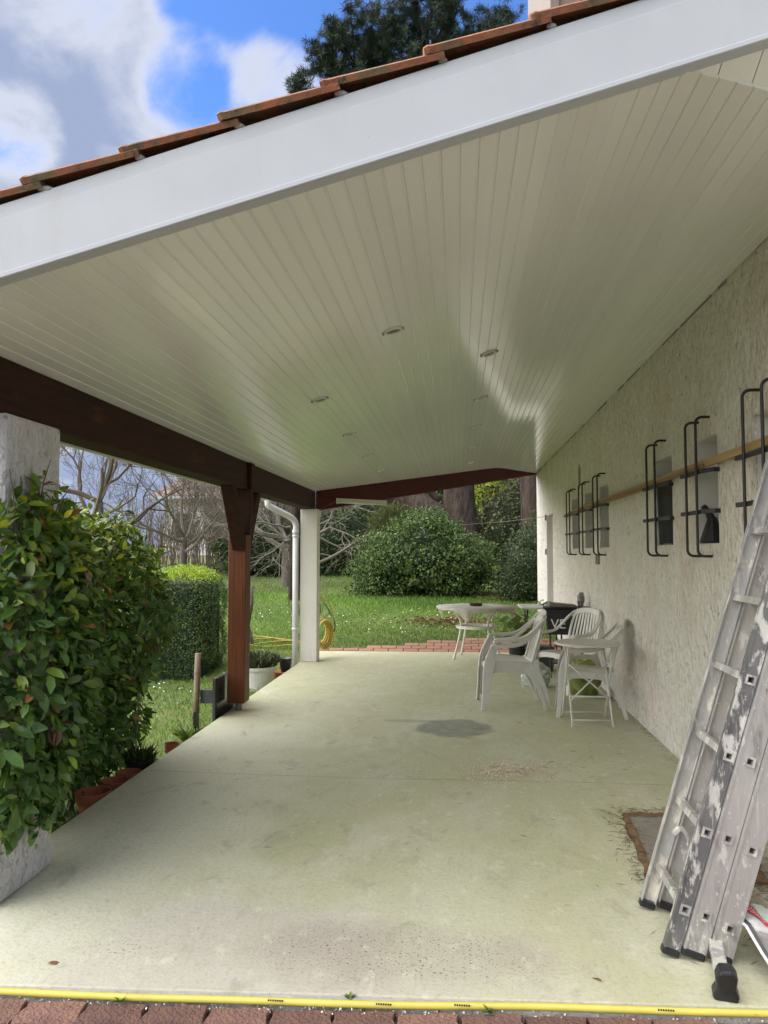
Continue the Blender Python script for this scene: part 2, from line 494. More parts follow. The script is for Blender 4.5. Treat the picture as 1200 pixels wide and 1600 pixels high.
def lawn_material():
    m = mat('lawn', (0.11, 0.145, 0.038), (0.16, 0.175, 0.055), 1.1, rough=0.95, bump=0.8, bscale=30, bdist=0.05,
            spots=[((0.17, 0.125, 0.07), 0.7, 0.60, 0.74), ((0.19, 0.20, 0.065), 0.5, 0.50, 0.72)])
    return m


lawn_material()


# ------------------------------------------------------------------ object helpers
def wloc(o):
    v = Vector((0, 0, 0))
    while o is not None:
        v += o.location
        o = o.parent
    return v


def tag(o, label=None, cat=None, group=None, kind=None):
    if label:
        o['label'] = label
    if cat:
        o['category'] = cat
    if group:
        o['group'] = group
    if kind:
        o['kind'] = kind
    return o


def thing(name, label, cat, loc=(0, 0, 0), rz=0.0, group=None):
    o = bpy.data.objects.new(name, None)
    COL.objects.link(o)
    o.empty_display_size = 0.1
    o.location = loc
    o.rotation_euler = (0, 0, rz)
    return tag(o, label, cat, group)


def link_mesh(name, me, parent=None):
    o = bpy.data.objects.new(name, me)
    COL.objects.link(o)
    if parent is not None:
        o.parent = parent
    return o


def dup(root, loc, rz, label=None, group=None):
    r = root.copy()
    COL.objects.link(r)
    r.location = loc
    r.rotation_euler = (0, 0, rz)
    tag(r, label, None, group)
    for ch in list(root.children):
        c = ch.copy()
        COL.objects.link(c)
        c.parent = r
        for g in list(ch.children):
            d = g.copy()
            COL.objects.link(d)
            d.parent = c
    return r


class MB:
    def __init__(self):
        self.v = []
        self.f = []
        self.smooth = False

    def add(self, vs, fs):
        n = len(self.v)
        self.v += [tuple(p) for p in vs]
        self.f += [tuple(i + n for i in q) for q in fs]
        return self

    def box(self, x0, x1, y0, y1, z0, z1):
        return self.add([(x0, y0, z0), (x1, y0, z0), (x1, y1, z0), (x0, y1, z0), (x0, y0, z1), (x1, y0, z1), (x1, y1, z1), (x0, y1, z1)],
                        [(0, 3, 2, 1), (4, 5, 6, 7), (0, 1, 5, 4), (1, 2, 6, 5), (2, 3, 7, 6), (3, 0, 4, 7)])

    def prism(self, poly, axis, a, b):
        """polygon (list of 2-tuples) extruded along axis 'x','y' or 'z' from a to b"""
        n = len(poly)

        def P(p, t):
            if axis == 'x':
                return (t, p[0], p[1])
            if axis == 'y':
                return (p[0], t, p[1])
            return (p[0], p[1], t)
        vs = [P(p, a) for p in poly] + [P(p, b) for p in poly]
        fs = [tuple(range(n)), tuple(range(2 * n - 1, n - 1, -1))]
        for i in range(n):
            j = (i + 1) % n
            fs.append((i, n + i, n + j, j))
        return self.add(vs, fs)

    def tube(self, pts, rad, seg=8, cap=True):
        pts = [Vector(p) for p in pts]
        n = len(pts)
        if not isinstance(rad, (list, tuple)):
            rad = [rad] * n
        prev = None
        vs, fs = [], []
        for i, p in enumerate(pts):
            t = (pts[min(i + 1, n - 1)] - pts[max(i - 1, 0)]).normalized()
            if prev is None:
                a = t.cross(Vector((0, 0, 1)))
                if a.length < 0.05:
                    a = t.cross(Vector((1, 0, 0)))
            else:
                a = prev - t * prev.dot(t)
                if a.length < 1e-5:
                    a = t.orthogonal()
            a.normalize()
            prev = a
            b = t.cross(a)
            for k in range(seg):
                c = 2 * math.pi * k / seg
                vs.append(p + (a * math.cos(c) + b * math.sin(c)) * rad[i])
        for i in range(n - 1):
            for k in range(seg):
                k2 = (k + 1) % seg
                fs.append((i * seg + k, i * seg + k2, (i + 1) * seg + k2, (i + 1) * seg + k))
        if cap:
            fs.append(tuple(range(seg - 1, -1, -1)))
            fs.append(tuple((n - 1) * seg + k for k in range(seg)))
        return self.add(vs, fs)

    def ribbon(self, pts, w, h, side):
        """rectangular bar along pts; w along the 'side' vector (const or per point), h across; w, h may be lists"""
        pts = [Vector(p) for p in pts]
        n = len(pts)
        W = w if isinstance(w, (list, tuple)) else [w] * n
        H = h if isinstance(h, (list, tuple)) else [h] * n
        S = side if isinstance(side, list) else [side] * n
        vs, fs = [], []
        for i, p in enumerate(pts):
            t = (pts[min(i + 1, n - 1)] - pts[max(i - 1, 0)]).normalized()
            s = Vector(S[i])
            s = (s - t * s.dot(t)).normalized()
            u = t.cross(s)
            for a, b in ((-1, -1), (1, -1), (1, 1), (-1, 1)):
                vs.append(p + s * (a * W[i] / 2) + u * (b * H[i] / 2))
        for i in range(n - 1):
            for k in range(4):
                k2 = (k + 1) % 4
                fs.append((i * 4 + k, i * 4 + k2, (i + 1) * 4 + k2, (i + 1) * 4 + k))
        fs += [(3, 2, 1, 0), tuple((n - 1) * 4 + k for k in range(4))]
        return self.add(vs, fs)

    def lathe(self, prof, c=(0, 0, 0), seg=20, close=False):
        vs, fs = [], []
        n = len(prof)
        for r, z in prof:
            for k in range(seg):
                a = 2 * math.pi * k / seg
                vs.append((c[0] + r * math.cos(a), c[1] + r * math.sin(a), c[2] + z))
        for i in range(n - 1):
            for k in range(seg):
                k2 = (k + 1) % seg
                fs.append((i * seg + k, i * seg + k2, (i + 1) * seg + k2, (i + 1) * seg + k))
        if close:
            fs.append(tuple(range(seg - 1, -1, -1)))
            fs.append(tuple((n - 1) * seg + k for k in range(seg)))
        return self.add(vs, fs)

    def xform(self, M):
        self.v = [tuple(M @ Vector(p)) for p in self.v]
        return self

    def mesh(self, name, m, smooth=None, fix=True):
        me = bpy.data.meshes.new(name)
        me.from_pydata(self.v, [], self.f)
        if fix:
            bm = bmesh.new()
            bm.from_mesh(me)
            bmesh.ops.recalc_face_normals(bm, faces=bm.faces)
            bm.to_mesh(me)
            bm.free()
        if smooth or (smooth is None and self.smooth):
            me.polygons.foreach_set('use_smooth', [True] * len(me.polygons))
        me.materials.append(MATS[m])
        return me

    def build(self, name, m, parent=None, world=False, smooth=None, bevel=0.0, seg=1, subsurf=0):
        if world and parent is not None:
            o = wloc(parent)
            self.v = [(p[0] - o.x, p[1] - o.y, p[2] - o.z) for p in self.v]
        ob = link_mesh(name, self.mesh(name, m, smooth), parent)
        if bevel:
            b = ob.modifiers.new('bevel', 'BEVEL')
            b.width = bevel
            b.segments = seg
            b.limit_method = 'ANGLE'
            b.angle_limit = R(40)
        if subsurf:
            s = ob.modifiers.new('sub', 'SUBSURF')
            s.levels = s.render_levels = subsurf
        return ob


def struct(name, mb, m, parent=None, **k):
    o = mb.build(name, m, parent, **k)
    if parent is None:
        o['kind'] = 'structure'
    return o


def smooth_path(pts, n=6):
    """Catmull-Rom through pts"""
    P = [Vector(p) for p in pts]
    P = [P[0] * 2 - P[1]] + P + [P[-1] * 2 - P[-2]]
    out = []
    for i in range(1, len(P) - 2):
        for k in range(n):
            t = k / n
            a, b, c, d = P[i - 1], P[i], P[i + 1], P[i + 2]
            out.append(0.5 * ((2 * b) + (c - a) * t + (2 * a - 5 * b + 4 * c - d) * t * t + (3 * b - a - 3 * c + d) * t ** 3))
    out.append(P[-2])
    return out


def np_mesh(name, V, F, m, tint=None, smooth=False):
    """V (n,3), F (k,3) or (k,4); tint per vertex (n,3)"""
    me = bpy.data.meshes.new(name)
    V = np.ascontiguousarray(V, dtype=np.float32)
    F = np.ascontiguousarray(F, dtype=np.int32)
    k, c = F.shape
    me.vertices.add(len(V))
    me.vertices.foreach_set('co', V.ravel())
    me.loops.add(k * c)
    me.loops.foreach_set('vertex_index', F.ravel())
    me.polygons.add(k)
    me.polygons.foreach_set('loop_start', np.arange(0, k * c, c, dtype=np.int32))
    me.polygons.foreach_set('loop_total', np.full(k, c, dtype=np.int32))
    if smooth:
        me.polygons.foreach_set('use_smooth', np.ones(k, dtype=bool))
    me.update(calc_edges=True)
    if tint is not None:
        at = me.attributes.new('tint', 'FLOAT_COLOR', 'POINT')
        cc = np.ones((len(V), 4), dtype=np.float32)
        cc[:, :3] = tint
        at.data.foreach_set('color', cc.ravel())
    me.materials.append(MATS[m])
    return me


# leaf templates: length along x, width along y, normal z
LEAF2 = (np.array([[0, 0, 0], [0.5, -0.5, 0.10], [1, 0, -0.05], [0.5, 0.5, 0.10]]), np.array([[0, 1, 2], [0, 2, 3]]))
NEEDLE = (np.array([[0, 0, 0], [0.5, -0.5, 0.03], [1, 0, 0], [0.5, 0.5, 0.03]]), np.array([[0, 1, 2], [0, 2, 3]]))
LEAF8 = (np.array([[0, 0, 0], [0.28, -0.40, 0.09], [0.30, 0, 0.02], [0.28, 0.40, 0.09], [0.62, -0.46, 0.07], [0.64, 0, -0.01],
                   [0.62, 0.46, 0.07], [0.88, -0.2, -0.03], [0.88, 0.2, -0.03], [1.0, 0, -0.10]]),
         np.array([[0, 1, 2], [0, 2, 3], [1, 4, 5], [1, 5, 2], [2, 5, 6], [2, 6, 3], [4, 7, 5], [5, 8, 6], [7, 9, 5], [9, 8, 5]]))


def unit(a):
    return a / np.maximum(np.linalg.norm(a, axis=1, keepdims=True), 1e-9)


def leaves(C, D, Nn, length, width, tint, tmpl=LEAF2):
    """scatter leaves: C centres, D long axis, Nn normals, length/width arrays; returns V,F,tint"""
    n = len(C)
    X = unit(D)
    Z = Nn - X * np.sum(Nn * X, axis=1, keepdims=True)
    Z = unit(Z + 1e-6)
    Y = np.cross(Z, X)
    T, F = tmpl
    l = np.asarray(length).reshape(n, 1, 1)
    w = np.asarray(width).reshape(n, 1, 1)
    V = C[:, None, :] + X[:, None, :] * (T[None, :, 0:1] * l) + Y[:, None, :] * (T[None, :, 1:2] * w) + Z[:, None, :] * (T[None, :, 2:3] * l)
    k = len(T)
    Fa = F[None, :, :] + (np.arange(n) * k)[:, None, None]
    tt = np.repeat(tint, k, axis=0)
    return V.reshape(-1, 3), Fa.reshape(-1, F.shape[1]), tt


def tint_var(rs, n, lo=0.6, hi=1.5, yellow=0.25):
    g = rs.uniform(lo, hi, (n, 1))
    t = np.ones((n, 3)) * g
    y = rs.uniform(0, 1, n) < yellow
    t[y] *= np.array([1.7, 1.35, 0.9])
    return t


# ------------------------------------------------------------------ dimensions
XW = 1.54           # face of the house wall
XL = -2.11          # left edge of the slab
XK = 0.73           # where the sloped ceiling turns level
YF = 2.47           # front edge of the roof
SL = 0.268


KR = 0.16            # the slope eases into the level part over this distance


def zc(x):
    z = 2.295 + SL * (min(x, XK) + 1.95)
    if abs(x - XK) < KR:
        z -= SL * (KR - abs(x - XK)) ** 2 / (4 * KR)
    return z


ZK = 2.295 + SL * (XK + 1.95)


def yfar(x):        # far edge of the roof runs askew
    return 10.28 + (x + 2.0) * (15.3 - 10.28) / 3.54


def sm(a, b, t):
    t = min(max((t - a) / (b - a), 0), 1)
    return t * t * (3 - 2 * t)


def lawn_z(x, y):
    z = -0.25 + 0.35 * sm(9.5, 12.6, y)
    if y > 12:
        z += 0.30 * (min(y, 17) - 12) / 5
    if y > 17:
        z += 0.036 * (min(y, 45) - 17)
    if y > 45:
        z += 0.01 * (y - 45)
    if x < -2.4:
        z += 0.03 * math.sin(x * 1.3 + y * 0.5)
    # flat forecourt in front and level ground beside the house
    return z


def lawn_np(x, y):
    t = np.clip((y - 9.5) / 3.1, 0, 1)
    z = -0.25 + 0.35 * t * t * (3 - 2 * t)
    z = z + 0.30 * np.clip(y - 12, 0, 5) / 5 + 0.036 * np.clip(y - 17, 0, 28) + 0.01 * np.clip(y - 45, 0, None)
    z = z + np.where(x < -2.4, 0.03 * np.sin(x * 1.3 + y * 0.5), 0)
    return z


# ================================================================== SETTING
def ground():
    xs = np.concatenate([np.linspace(-400, -60, 12), np.linspace(-50, 40, 91), np.linspace(50, 400, 12)])
    ys = np.concatenate([np.linspace(-300, -20, 10), np.linspace(-18, 60, 105), np.linspace(65, 600, 25)])
    X, Y = np.meshgrid(xs, ys)
    Z = lawn_np(X, Y)
    V = np.stack([X, Y, Z], -1).reshape(-1, 3)
    nx, ny = len(xs), len(ys)
    idx = np.arange(nx * ny).reshape(ny, nx)
    F = np.stack([idx[:-1, :-1], idx[:-1, 1:], idx[1:, 1:], idx[1:, :-1]], -1).reshape(-1, 4)
    o = link_mesh('lawn', np_mesh('lawn', V, F, 'lawn', smooth=True))
    o['kind'] = 'structure'


ground()


def slab():
    mb = MB()
    poly = [(XL, 2.500), (XW + 0.05, 2.667), (XW + 0.05, 11.45), (XL, 11.34)]
    mb.prism(poly, 'z', -0.35, 0.0)
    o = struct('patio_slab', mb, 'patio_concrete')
    b = o.modifiers.new('bevel', 'BEVEL')
    b.width = 0.008
    b.segments = 2
    b.limit_method = 'ANGLE'
    e = MB()
    e.prism([(XL - 0.3, 2.449), (XW, 2.624), (XW, 2.662), (XL - 0.3, 2.484)], 'z', -0.06, -0.004)
    struct('slab_edge_strip', e, 'kerb_edge')


slab()


def slab_joint():
    rng = random.Random(6)
    m = MB()
    pts = []
    for i in range(40):
        x = XL + 0.02 + (XW - XL - 0.04) * i / 39
        pts.append((x, 5.02 + 0.02 * math.sin(x * 2) + rng.uniform(-0.006, 0.006)))
    vs = []
    for (x, y) in pts:
        w = rng.uniform(0.0008, 0.0022)
        vs += [(x, y - w, 0.0012), (x, y + w, 0.0012)]
    m.add(vs, [(2 * i, 2 * i + 2, 2 * i + 3, 2 * i + 1) for i in range(39)])
    o = m.build('slab_joint', 'soil')
    o['kind'] = 'structure'


slab_joint()


def front_paving():
    rng = random.Random(4)
    base = MB().add([(-6, -4, -0.040), (6, -4, -0.040), (6, 2.85, -0.040), (-6, 2.30, -0.040)], [(0, 1, 2, 3)])
    bo = struct('front_paving', base, 'joint_dirt')
    # a few paver shapes, wavy sided, shared by all pavers
    meshes = []
    for k in range(5):
        mb = MB()
        w, d = 0.198, 0.128
        poly = []
        n = 4
        j = lambda: rng.uniform(-0.003, 0.003)
        wav = 0.006
        for i in range(n):
            poly.append((-w / 2 + w * i / n + j(), -d / 2 + wav * math.sin(i * 3.14 / 2) + j()))
        for i in range(n):
            poly.append((w / 2 + wav * math.sin(i * 3.14 / 2) + j(), -d / 2 + d * i / n + j()))
        for i in range(n):
            poly.append((w / 2 - w * i / n + j(), d / 2 + wav * math.sin(i * 3.14 / 2) + j()))
        for i in range(n):
            poly.append((-w / 2 + wav * math.sin(i * 3.14 / 2) + j(), d / 2 - d * i / n + j()))
        top = [(x * 0.965, y * 0.95) for x, y in poly]
        m = len(poly)
        vs = [(x, y, -0.05) for x, y in poly] + [(x, y, -0.008) for x, y in poly] + [(x, y, 0) for x, y in top]
        fs = [tuple(range(2 * m, 3 * m))]
        for r_ in (0, 1):
            for i in range(m):
                i2 = (i + 1) % m
                fs.append((r_ * m + i, r_ * m + i2, (r_ + 1) * m + i2, (r_ + 1) * m + i))
        mb.add(vs, fs)
        meshes.append(mb.mesh('paver', 'paver'))
    for r_ in range(5):
        for i in range(21):
            x = -2.1 + i * 0.2 + (0.1 if r_ % 2 else 0)
            y = 2.472 + 0.046 * x - r_ * 0.13
            o = link_mesh('paver', rng.choice(meshes), bo)
            o.location = (x + rng.uniform(-0.003, 0.003), y + rng.uniform(-0.003, 0.003), -0.013 + rng.uniform(-0.004, 0.003))
            o.rotation_euler = (rng.uniform(-0.012, 0.012), rng.uniform(-0.012, 0.012), 0.049 + rng.uniform(-0.015, 0.015))
    # grit in the joints and little weeds along the edge
    rs = np.random.RandomState(2)
    n = 900
    x = rs.uniform(-2, 1.6, n)
    y = 2.540 + 0.046 * x + rs.normal(0, 0.014, n)
    C = np.stack([x, y, np.full(n, -0.017) + rs.uniform(0, 0.008, n)], 1)
    V, F, t = leaves(C, rs.normal(0, 1, (n, 3)), rs.normal(0, 1, (n, 3)), rs.uniform(0.004, 0.012, n), rs.uniform(0.003, 0.009, n),
                     np.where(rs.rand(n, 1) < 0.45, np.array([[1.15, 1.25, 1.35]]), np.array([[0.5, 0.4, 0.35]])))
    o = link_mesh('joint_grit', np_mesh('joint_grit', V, F, 'sand_grain', t), bo)
    o['kind'] = 'stuff'


front_paving()


def far_paving():
    rng = random.Random(8)
    bed = MB()
    n = 16
    vs = []
    for i in range(n + 1):
        x = -2.1 + 3.6 * i / n
        dep = far_depth(x)
        vs += [(x, 11.40, -0.028), (x, 11.40 + dep, -0.028 + dep * 0.24)]
    bed.add(vs, [(2 * i, 2 * i + 2, 2 * i + 3, 2 * i + 1) for i in range(n)])
    bo = struct('garden_paving', bed, 'joint_dirt')
    mb = MB()
    w, d = 0.215, 0.115
    mb.box(-w / 2, w / 2, -d / 2, d / 2, -0.04, -0.006)
    mb.add([(-w / 2, -d / 2, -0.006), (w / 2, -d / 2, -0.006), (w / 2, d / 2, -0.006), (-w / 2, d / 2, -0.006),
            (-w / 2 + .008, -d / 2 + .008, 0), (w / 2 - .008, -d / 2 + .008, 0), (w / 2 - .008, d / 2 - .008, 0), (-w / 2 + .008, d / 2 - .008, 0)],
           [(4, 5, 6, 7), (0, 1, 5, 4), (1, 2, 6, 5), (2, 3, 7, 6), (3, 0, 4, 7)])
    me = mb.mesh('paver', 'paver_far')
    sl = math.atan(0.24)
    for r_ in range(6):
        for i in range(17):
            x = -2.05 + i * 0.224 + (0.112 if r_ % 2 else 0)
            y0 = 11.47 + r_ * 0.122
            if y0 + 0.06 - 11.40 > far_depth(x) + 0.05 or x > 1.5:
                continue
            o = link_mesh('paver', me, bo)
            o.location = (x, y0, -0.004 + (y0 - 11.40) * 0.24 + rng.uniform(-0.002, 0.002))
            o.rotation_euler = (sl, rng.uniform(-0.008, 0.008), rng.uniform(-0.01, 0.01))


def far_depth(x):
    return 0.10 + 0.52 * sm(-2.2, 0.6, x)


far_paving()


# ------------------------------------------------------------------ house wall
WIN = [(10.08, 10.60), (9.04, 9.54), (8.06, 8.56), (5.70, 6.17), (4.72, 5.14), (3.66, 4.14)]
WZ0, WZ1 = 1.505, 2.165


def house():
    t = thing('house', 'white roughcast house wall with narrow barred windows beside the patio', 'house', (XW, 2.0, 0))
    mb = MB()
    x0, x1 = XW, XW + 0.34
    ya, yb, yc, yd = 1.9, 12.76, 13.62, 15.28
    mb.box(x0, x1, ya, yb, -0.35, WZ0)
    mb.box(x0, x1, ya, yb, WZ1, 3.45)
    cur = ya
    for (a, b) in sorted(WIN):
        mb.box(x0, x1, cur, a, WZ0, WZ1)
        cur = b
    mb.box(x0, x1, cur, yb, WZ0, WZ1)
    mb.box(x0, x1, yb, yc, 2.10, 3.45)
    mb.box(x0, x1, yc, yd, -0.35, 3.45)
    mb.build('wall', 'roughcast', t, world=True)
    # other walls of the house so that it stands as a building
    for y_ in (yd - 0.3, ya):
        MB().box(x1, 8.0, y_, y_ + 0.3, -0.35, 3.45).build('side_wall', 'roughcast_light', t, world=True)
    # joints in the render
    for y in (8.83, 12.70):
        MB().box(x0 - 0.004, x0 + 0.01, y - 0.007, y + 0.007, 2.15 if y < 9 else 2.1, ZK).build('render_joint', 'reveal', t, world=True)
    # windows: reveals, sill, pane
    for k, (a, b) in enumerate(WIN):
        rv = MB()
        e = 0.004
        d = x1 - 0.02
        rv.box(x0 + 0.012, d, b - e, b + 0.01, WZ0, WZ1)
        rv.box(x0 + 0.012, d, a - 0.01, a + e, WZ0, WZ1)
        rv.box(x0 + 0.012, d, a + e, b - e, WZ1 - e, WZ1 + 0.01)
        rv.box(x0 + 0.012, d, a + e, b - e, WZ0 - 0.01, WZ0 + e)
        w = rv.build('window', 'reveal', t, world=True)
        MB().box(x0 + 0.22, x0 + 0.232, a + e, b - e, WZ0 + e, WZ1 - e).build('pane', 'pane_frosted', w, world=True)
        if k == 3:
            fr = MB()
            for (p, q) in ((b - 0.012, b - 0.05),):
                pass
            fr.ribbon([(x0 + 0.13, b - 0.02, WZ0 + 0.01), (x0 + 0.13, b - 0.02, WZ1 - 0.13)], 0.03, 0.02, Vector((1, 0, 0)))
            fr.ribbon([(x0 + 0.03, b - 0.02, WZ0 + 0.01), (x0 + 0.015, b - 0.02, WZ1 - 0.13)], 0.025, 0.02, Vector((1, 0, 0)))
            fr.ribbon([(x0 + 0.02, b - 0.02, WZ1 - 0.13), (x0 + 0.14, b - 0.02, WZ1 - 0.13)], 0.025, 0.02, Vector((0, 0, 1)))
            fr.build('open_sash', 'grey_plastic', w, world=True)
            MB().box(x0 + 0.03, x0 + 0.13, b - 0.016, b - 0.012, WZ0 + 0.02, WZ1 - 0.14).build('sash_pane', 'sash_grey', w, world=True)
        # grille: two bent upright rods and two U-shaped flats
        g = MB()
        so = 0.085
        r_ = 0.0085
        zt, zb = 2.285, 1.43
        br = 0.04
        obs = []
        for y in (a + 0.36 * (b - a) - 0.02, b - 0.075):
            pts = [(x0 + 0.02, y, zt), (x0 - so + br, y, zt)]
            for q in range(1, 6):
                an = q / 6 * math.pi / 2
                pts.append((x0 - so + br - br * math.sin(an), y, zt - br + br * math.cos(an)))
            pts += [(x0 - so, y, zt - br), (x0 - so, y, zb + br)]
            for q in range(1, 6):
                an = q / 6 * math.pi / 2
                pts.append((x0 - so + br - br * math.cos(an), y, zb + br - br * math.sin(an)))
            pts += [(x0 - so + br, y, zb), (x0 + 0.02, y, zb)]
            obs.append(pts)
        gr = MB().tube(obs[0], r_, 8).build('window_grille', 'black_iron', t, world=True, smooth=True)
        MB().tube(obs[1], r_, 8).build('bar', 'black_iron', gr, world=True, smooth=True)
        for z in (1.945, 1.70):
            pts = [(x0 + 0.02, a - 0.03, z), (x0 - 0.03, a - 0.03, z), (x0 - so + 0.013, a + 0.06, z), (x0 - so + 0.011, b - 0.04, z), (x0 - so - 0.005, b + 0.03, z)]
            MB().ribbon(pts, 0.026, 0.008, Vector((0, 0, 1))).build('crossbar', 'black_iron', gr, world=True)
    # doorway near the far corner
    rv = MB()
    rv.box(x0 + 0.005, x1, yc - 0.004, yc + 0.01, 0, 2.10)
    rv.box(x0 + 0.005, x1, yb - 0.01, yb + 0.004, 0, 2.10)
    rv.box(x0 + 0.005, x1, yb, yc, 2.096, 2.11)
    rv.build('door_reveal', 'reveal', t, world=True)
    dr = MB().box(x0 + 0.20, x0 + 0.25, yb + 0.004, yc - 0.004, 0, 2.09).build('door', 'door_paint', t, world=True)
    MB().tube([(x0 + 0.2, yb + 0.1, 1.0), (x0 + 0.15, yb + 0.1, 1.0), (x0 + 0.15, yb + 0.2, 1.0)], 0.009, 6).build('handle', 'metal_bracket', dr, world=True)
    for z in (2.02, 1.42, 0.5):
        MB().box(x0 - 0.025, x0 + 0.002, yc + 0.02, yc + 0.075, z, z + 0.10).build('shutter_hinge', 'metal_bracket', t, world=True)
    # small sockets and a bare patch of render
    for y in (8.62, 8.74):
        MB().box(x0 - 0.02, x0 + 0.002, y - 0.025, y + 0.025, 1.325, 1.42).build('wall_hook', 'metal_bracket', t, world=True)
    pm = MB()
    rng = random.Random(3)
    pts = []
    for i in range(14):
        a = i / 14 * 2 * math.pi
        pts.append((9.92 + 0.085 * math.cos(a) * rng.uniform(0.7, 1.2), 2.42 + 0.16 * math.sin(a) * rng.uniform(0.8, 1.15)))
    pm.prism(pts, 'x', x0 - 0.005, x0 + 0.004)
    pm.build('bare_patch', 'hatch_concrete', t, world=True)
    return t


house()


# ------------------------------------------------------------------ roof
def roof():
    t = thing('patio_roof', 'sloping patio roof with white boarded ceiling, white fascia and terracotta tiles', 'roof', (XL, YF, 2.0))
    # ceiling boards, one object each; two shapes of edge
    bw = 0.0656
    x = -2.02
    k = 0
    rng = random.Random(11)

    def board(xa, xb, flat):
        za, zb = zc(xa), zc(xb)
        dx, dz = xb - xa, zb - za
        nrm = Vector((-dz, 0, dx)).normalized()
        g = 0.0035
        th = 0.012
        prof = [(0, g), (g / dx * 1.0, 0.0), (1 - 2.2 * g / dx, 0), (1 - 1.6 * g / dx, g * 1.2), (1, g * 1.2), (1, th), (0, th)]
        mb = MB()
        j = rng.uniform(-0.0006, 0.0006)
        vs = []
        for side in (0, 1):
            for (s, h) in prof:
                px = xa + dx * s
                pz = za + dz * s + (h + j) * nrm.z
                px2 = px + (h + j) * nrm.x
                yy = YF + 0.012 if not side else (yfar(px) + 0.05)
                if flat and not side:
                    yy = front_flat(px)
                vs.append((px2, yy, pz))
        n = len(prof)
        fs = [tuple(range(n)), tuple(range(2 * n - 1, n - 1, -1))]
        for i in range(n):
            i2 = (i + 1) % n
            fs.append((i, n + i, n + i2, i2))
        mb.add(vs, fs)
        mb.build('ceiling_board', 'pvc_white', t, world=True)

    def front_flat(px):
        return YF + 0.012 + (px - XK) * 0.48
    while x < XK - 0.01:
        xb = min(x + bw, XK)
        board(x, xb, False)
        x = xb
    while x < XW - 0.01:
        xb = min(x + 0.0675, XW - 0.004)
        board(x, xb, True)
        x = xb
    # boarded gusset between the level part and the rising fascia
    nb = 7
    for i in range(nb):
        xa = XK + i * 0.13
        xb = xa + 0.13
        zz = lambda q: 2.295 + SL * (q + 1.95)
        mb = MB()
        g = 0.0015
        ya = YF + 0.012
        v = [(xa + g, ya, zz(xa)), (xb - g, ya, zz(xb)), (xb - g, front_flat(xb) + 0.012, zc(xb) + 0.006), (xa + g, front_flat(xa) + 0.012, zc(xa) + 0.006)]
        v2 = [(p[0], p[1] + 0.004, p[2] + 0.012) for p in v]
        mb.add(v + v2, [(0, 1, 2, 3), (7, 6, 5, 4), (0, 4, 5, 1), (1, 5, 6, 2), (2, 6, 7, 3), (3, 7, 4, 0)])
        mb.build('gusset_board', 'pvc_white', t, world=True)
    # groove backing just above the boards
    bk = MB()
    ys = [(-2.45, YF + 0.01, yfar(-2.45))]
    xs = [-2.05 + (XW + 0.02 + 2.05) * q / 30 for q in range(31)]
    for xa, xb in zip(xs[:-1], xs[1:]):
        bk.add([(xa, front_flat(max(xa, XK)) + 0.03, zc(xa) + 0.018), (xb, front_flat(max(xb, XK)) + 0.03, zc(xb) + 0.018), (xb, yfar(xb), zc(xb) + 0.018), (xa, yfar(xa), zc(xa) + 0.018)], [(0, 1, 2, 3)])
    bk.build('ceiling_batten', 'groove', t, world=True)
    # dark gap where ceiling meets the wall
    rs = random.Random(5)
    y = 3.0
    while y < 15:
        ln = rs.uniform(0.12, 0.7)
        if rs.random() < 0.6:
            MB().box(XW - 0.0065, XW + 0.004, y, y + ln, ZK - rs.uniform(0.005, 0.011), ZK + 0.005).build('ceiling_gap', 'groove', t, world=True)
        y += ln + rs.uniform(0.0, 0.2)

    # roof deck above
    def zr(q):
        return 2.295 + SL * (q + 1.95)
    xe = -2.46
    dk = MB()
    xr = 3.2
    top = 0.17
    pts = [(xe, YF + 0.03), (xr, YF + 0.03), (xr, 16.6), (xe, yfar(xe) - 0.1)]
    lo = [(p[0], p[1], zr(p[0]) + top) for p in pts]
    hi = [(p[0], p[1], zr(p[0]) + top + 0.05) for p in pts]
    dk.add(lo + hi, [(3, 2, 1, 0), (4, 5, 6, 7), (0, 1, 5, 4), (1, 2, 6, 5), (2, 3, 7, 6), (3, 0, 4, 7)])
    dk.build('roof_deck', 'roof_deck', t, world=True)
    # fascia: main board, set-back upper board, bottom trim
    ang = math.atan(SL)

    def slope_board(z0, z1, y0, y1, xa, xb):
        m = MB()
        m.add([(xa, y0, zr(xa) + z0), (xb, y0, zr(xb) + z0), (xb, y1, zr(xb) + z0), (xa, y1, zr(xa) + z0),
               (xa, y0, zr(xa) + z1), (xb, y0, zr(xb) + z1), (xb, y1, zr(xb) + z1), (xa, y1, zr(xa) + z1)],
              [(0, 3, 2, 1), (4, 5, 6, 7), (0, 1, 5, 4), (1, 2, 6, 5), (2, 3, 7, 6), (3, 0, 4, 7)])
        return m
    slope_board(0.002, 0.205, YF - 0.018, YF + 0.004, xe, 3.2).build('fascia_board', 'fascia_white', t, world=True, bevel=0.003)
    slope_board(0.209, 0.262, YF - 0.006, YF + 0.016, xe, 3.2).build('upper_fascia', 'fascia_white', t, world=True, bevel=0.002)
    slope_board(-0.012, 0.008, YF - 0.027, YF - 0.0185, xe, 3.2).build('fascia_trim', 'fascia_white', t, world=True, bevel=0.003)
    slope_board(-0.013, -0.003, YF - 0.0185, YF + 0.03, xe, 3.2).build('fascia_trim', 'fascia_white', t, world=True, bevel=0.002)
    # verge tiles overlapping up the slope
    rng = random.Random(2)
    xj = [-2.52 + 0.346 * i for i in range(17)]
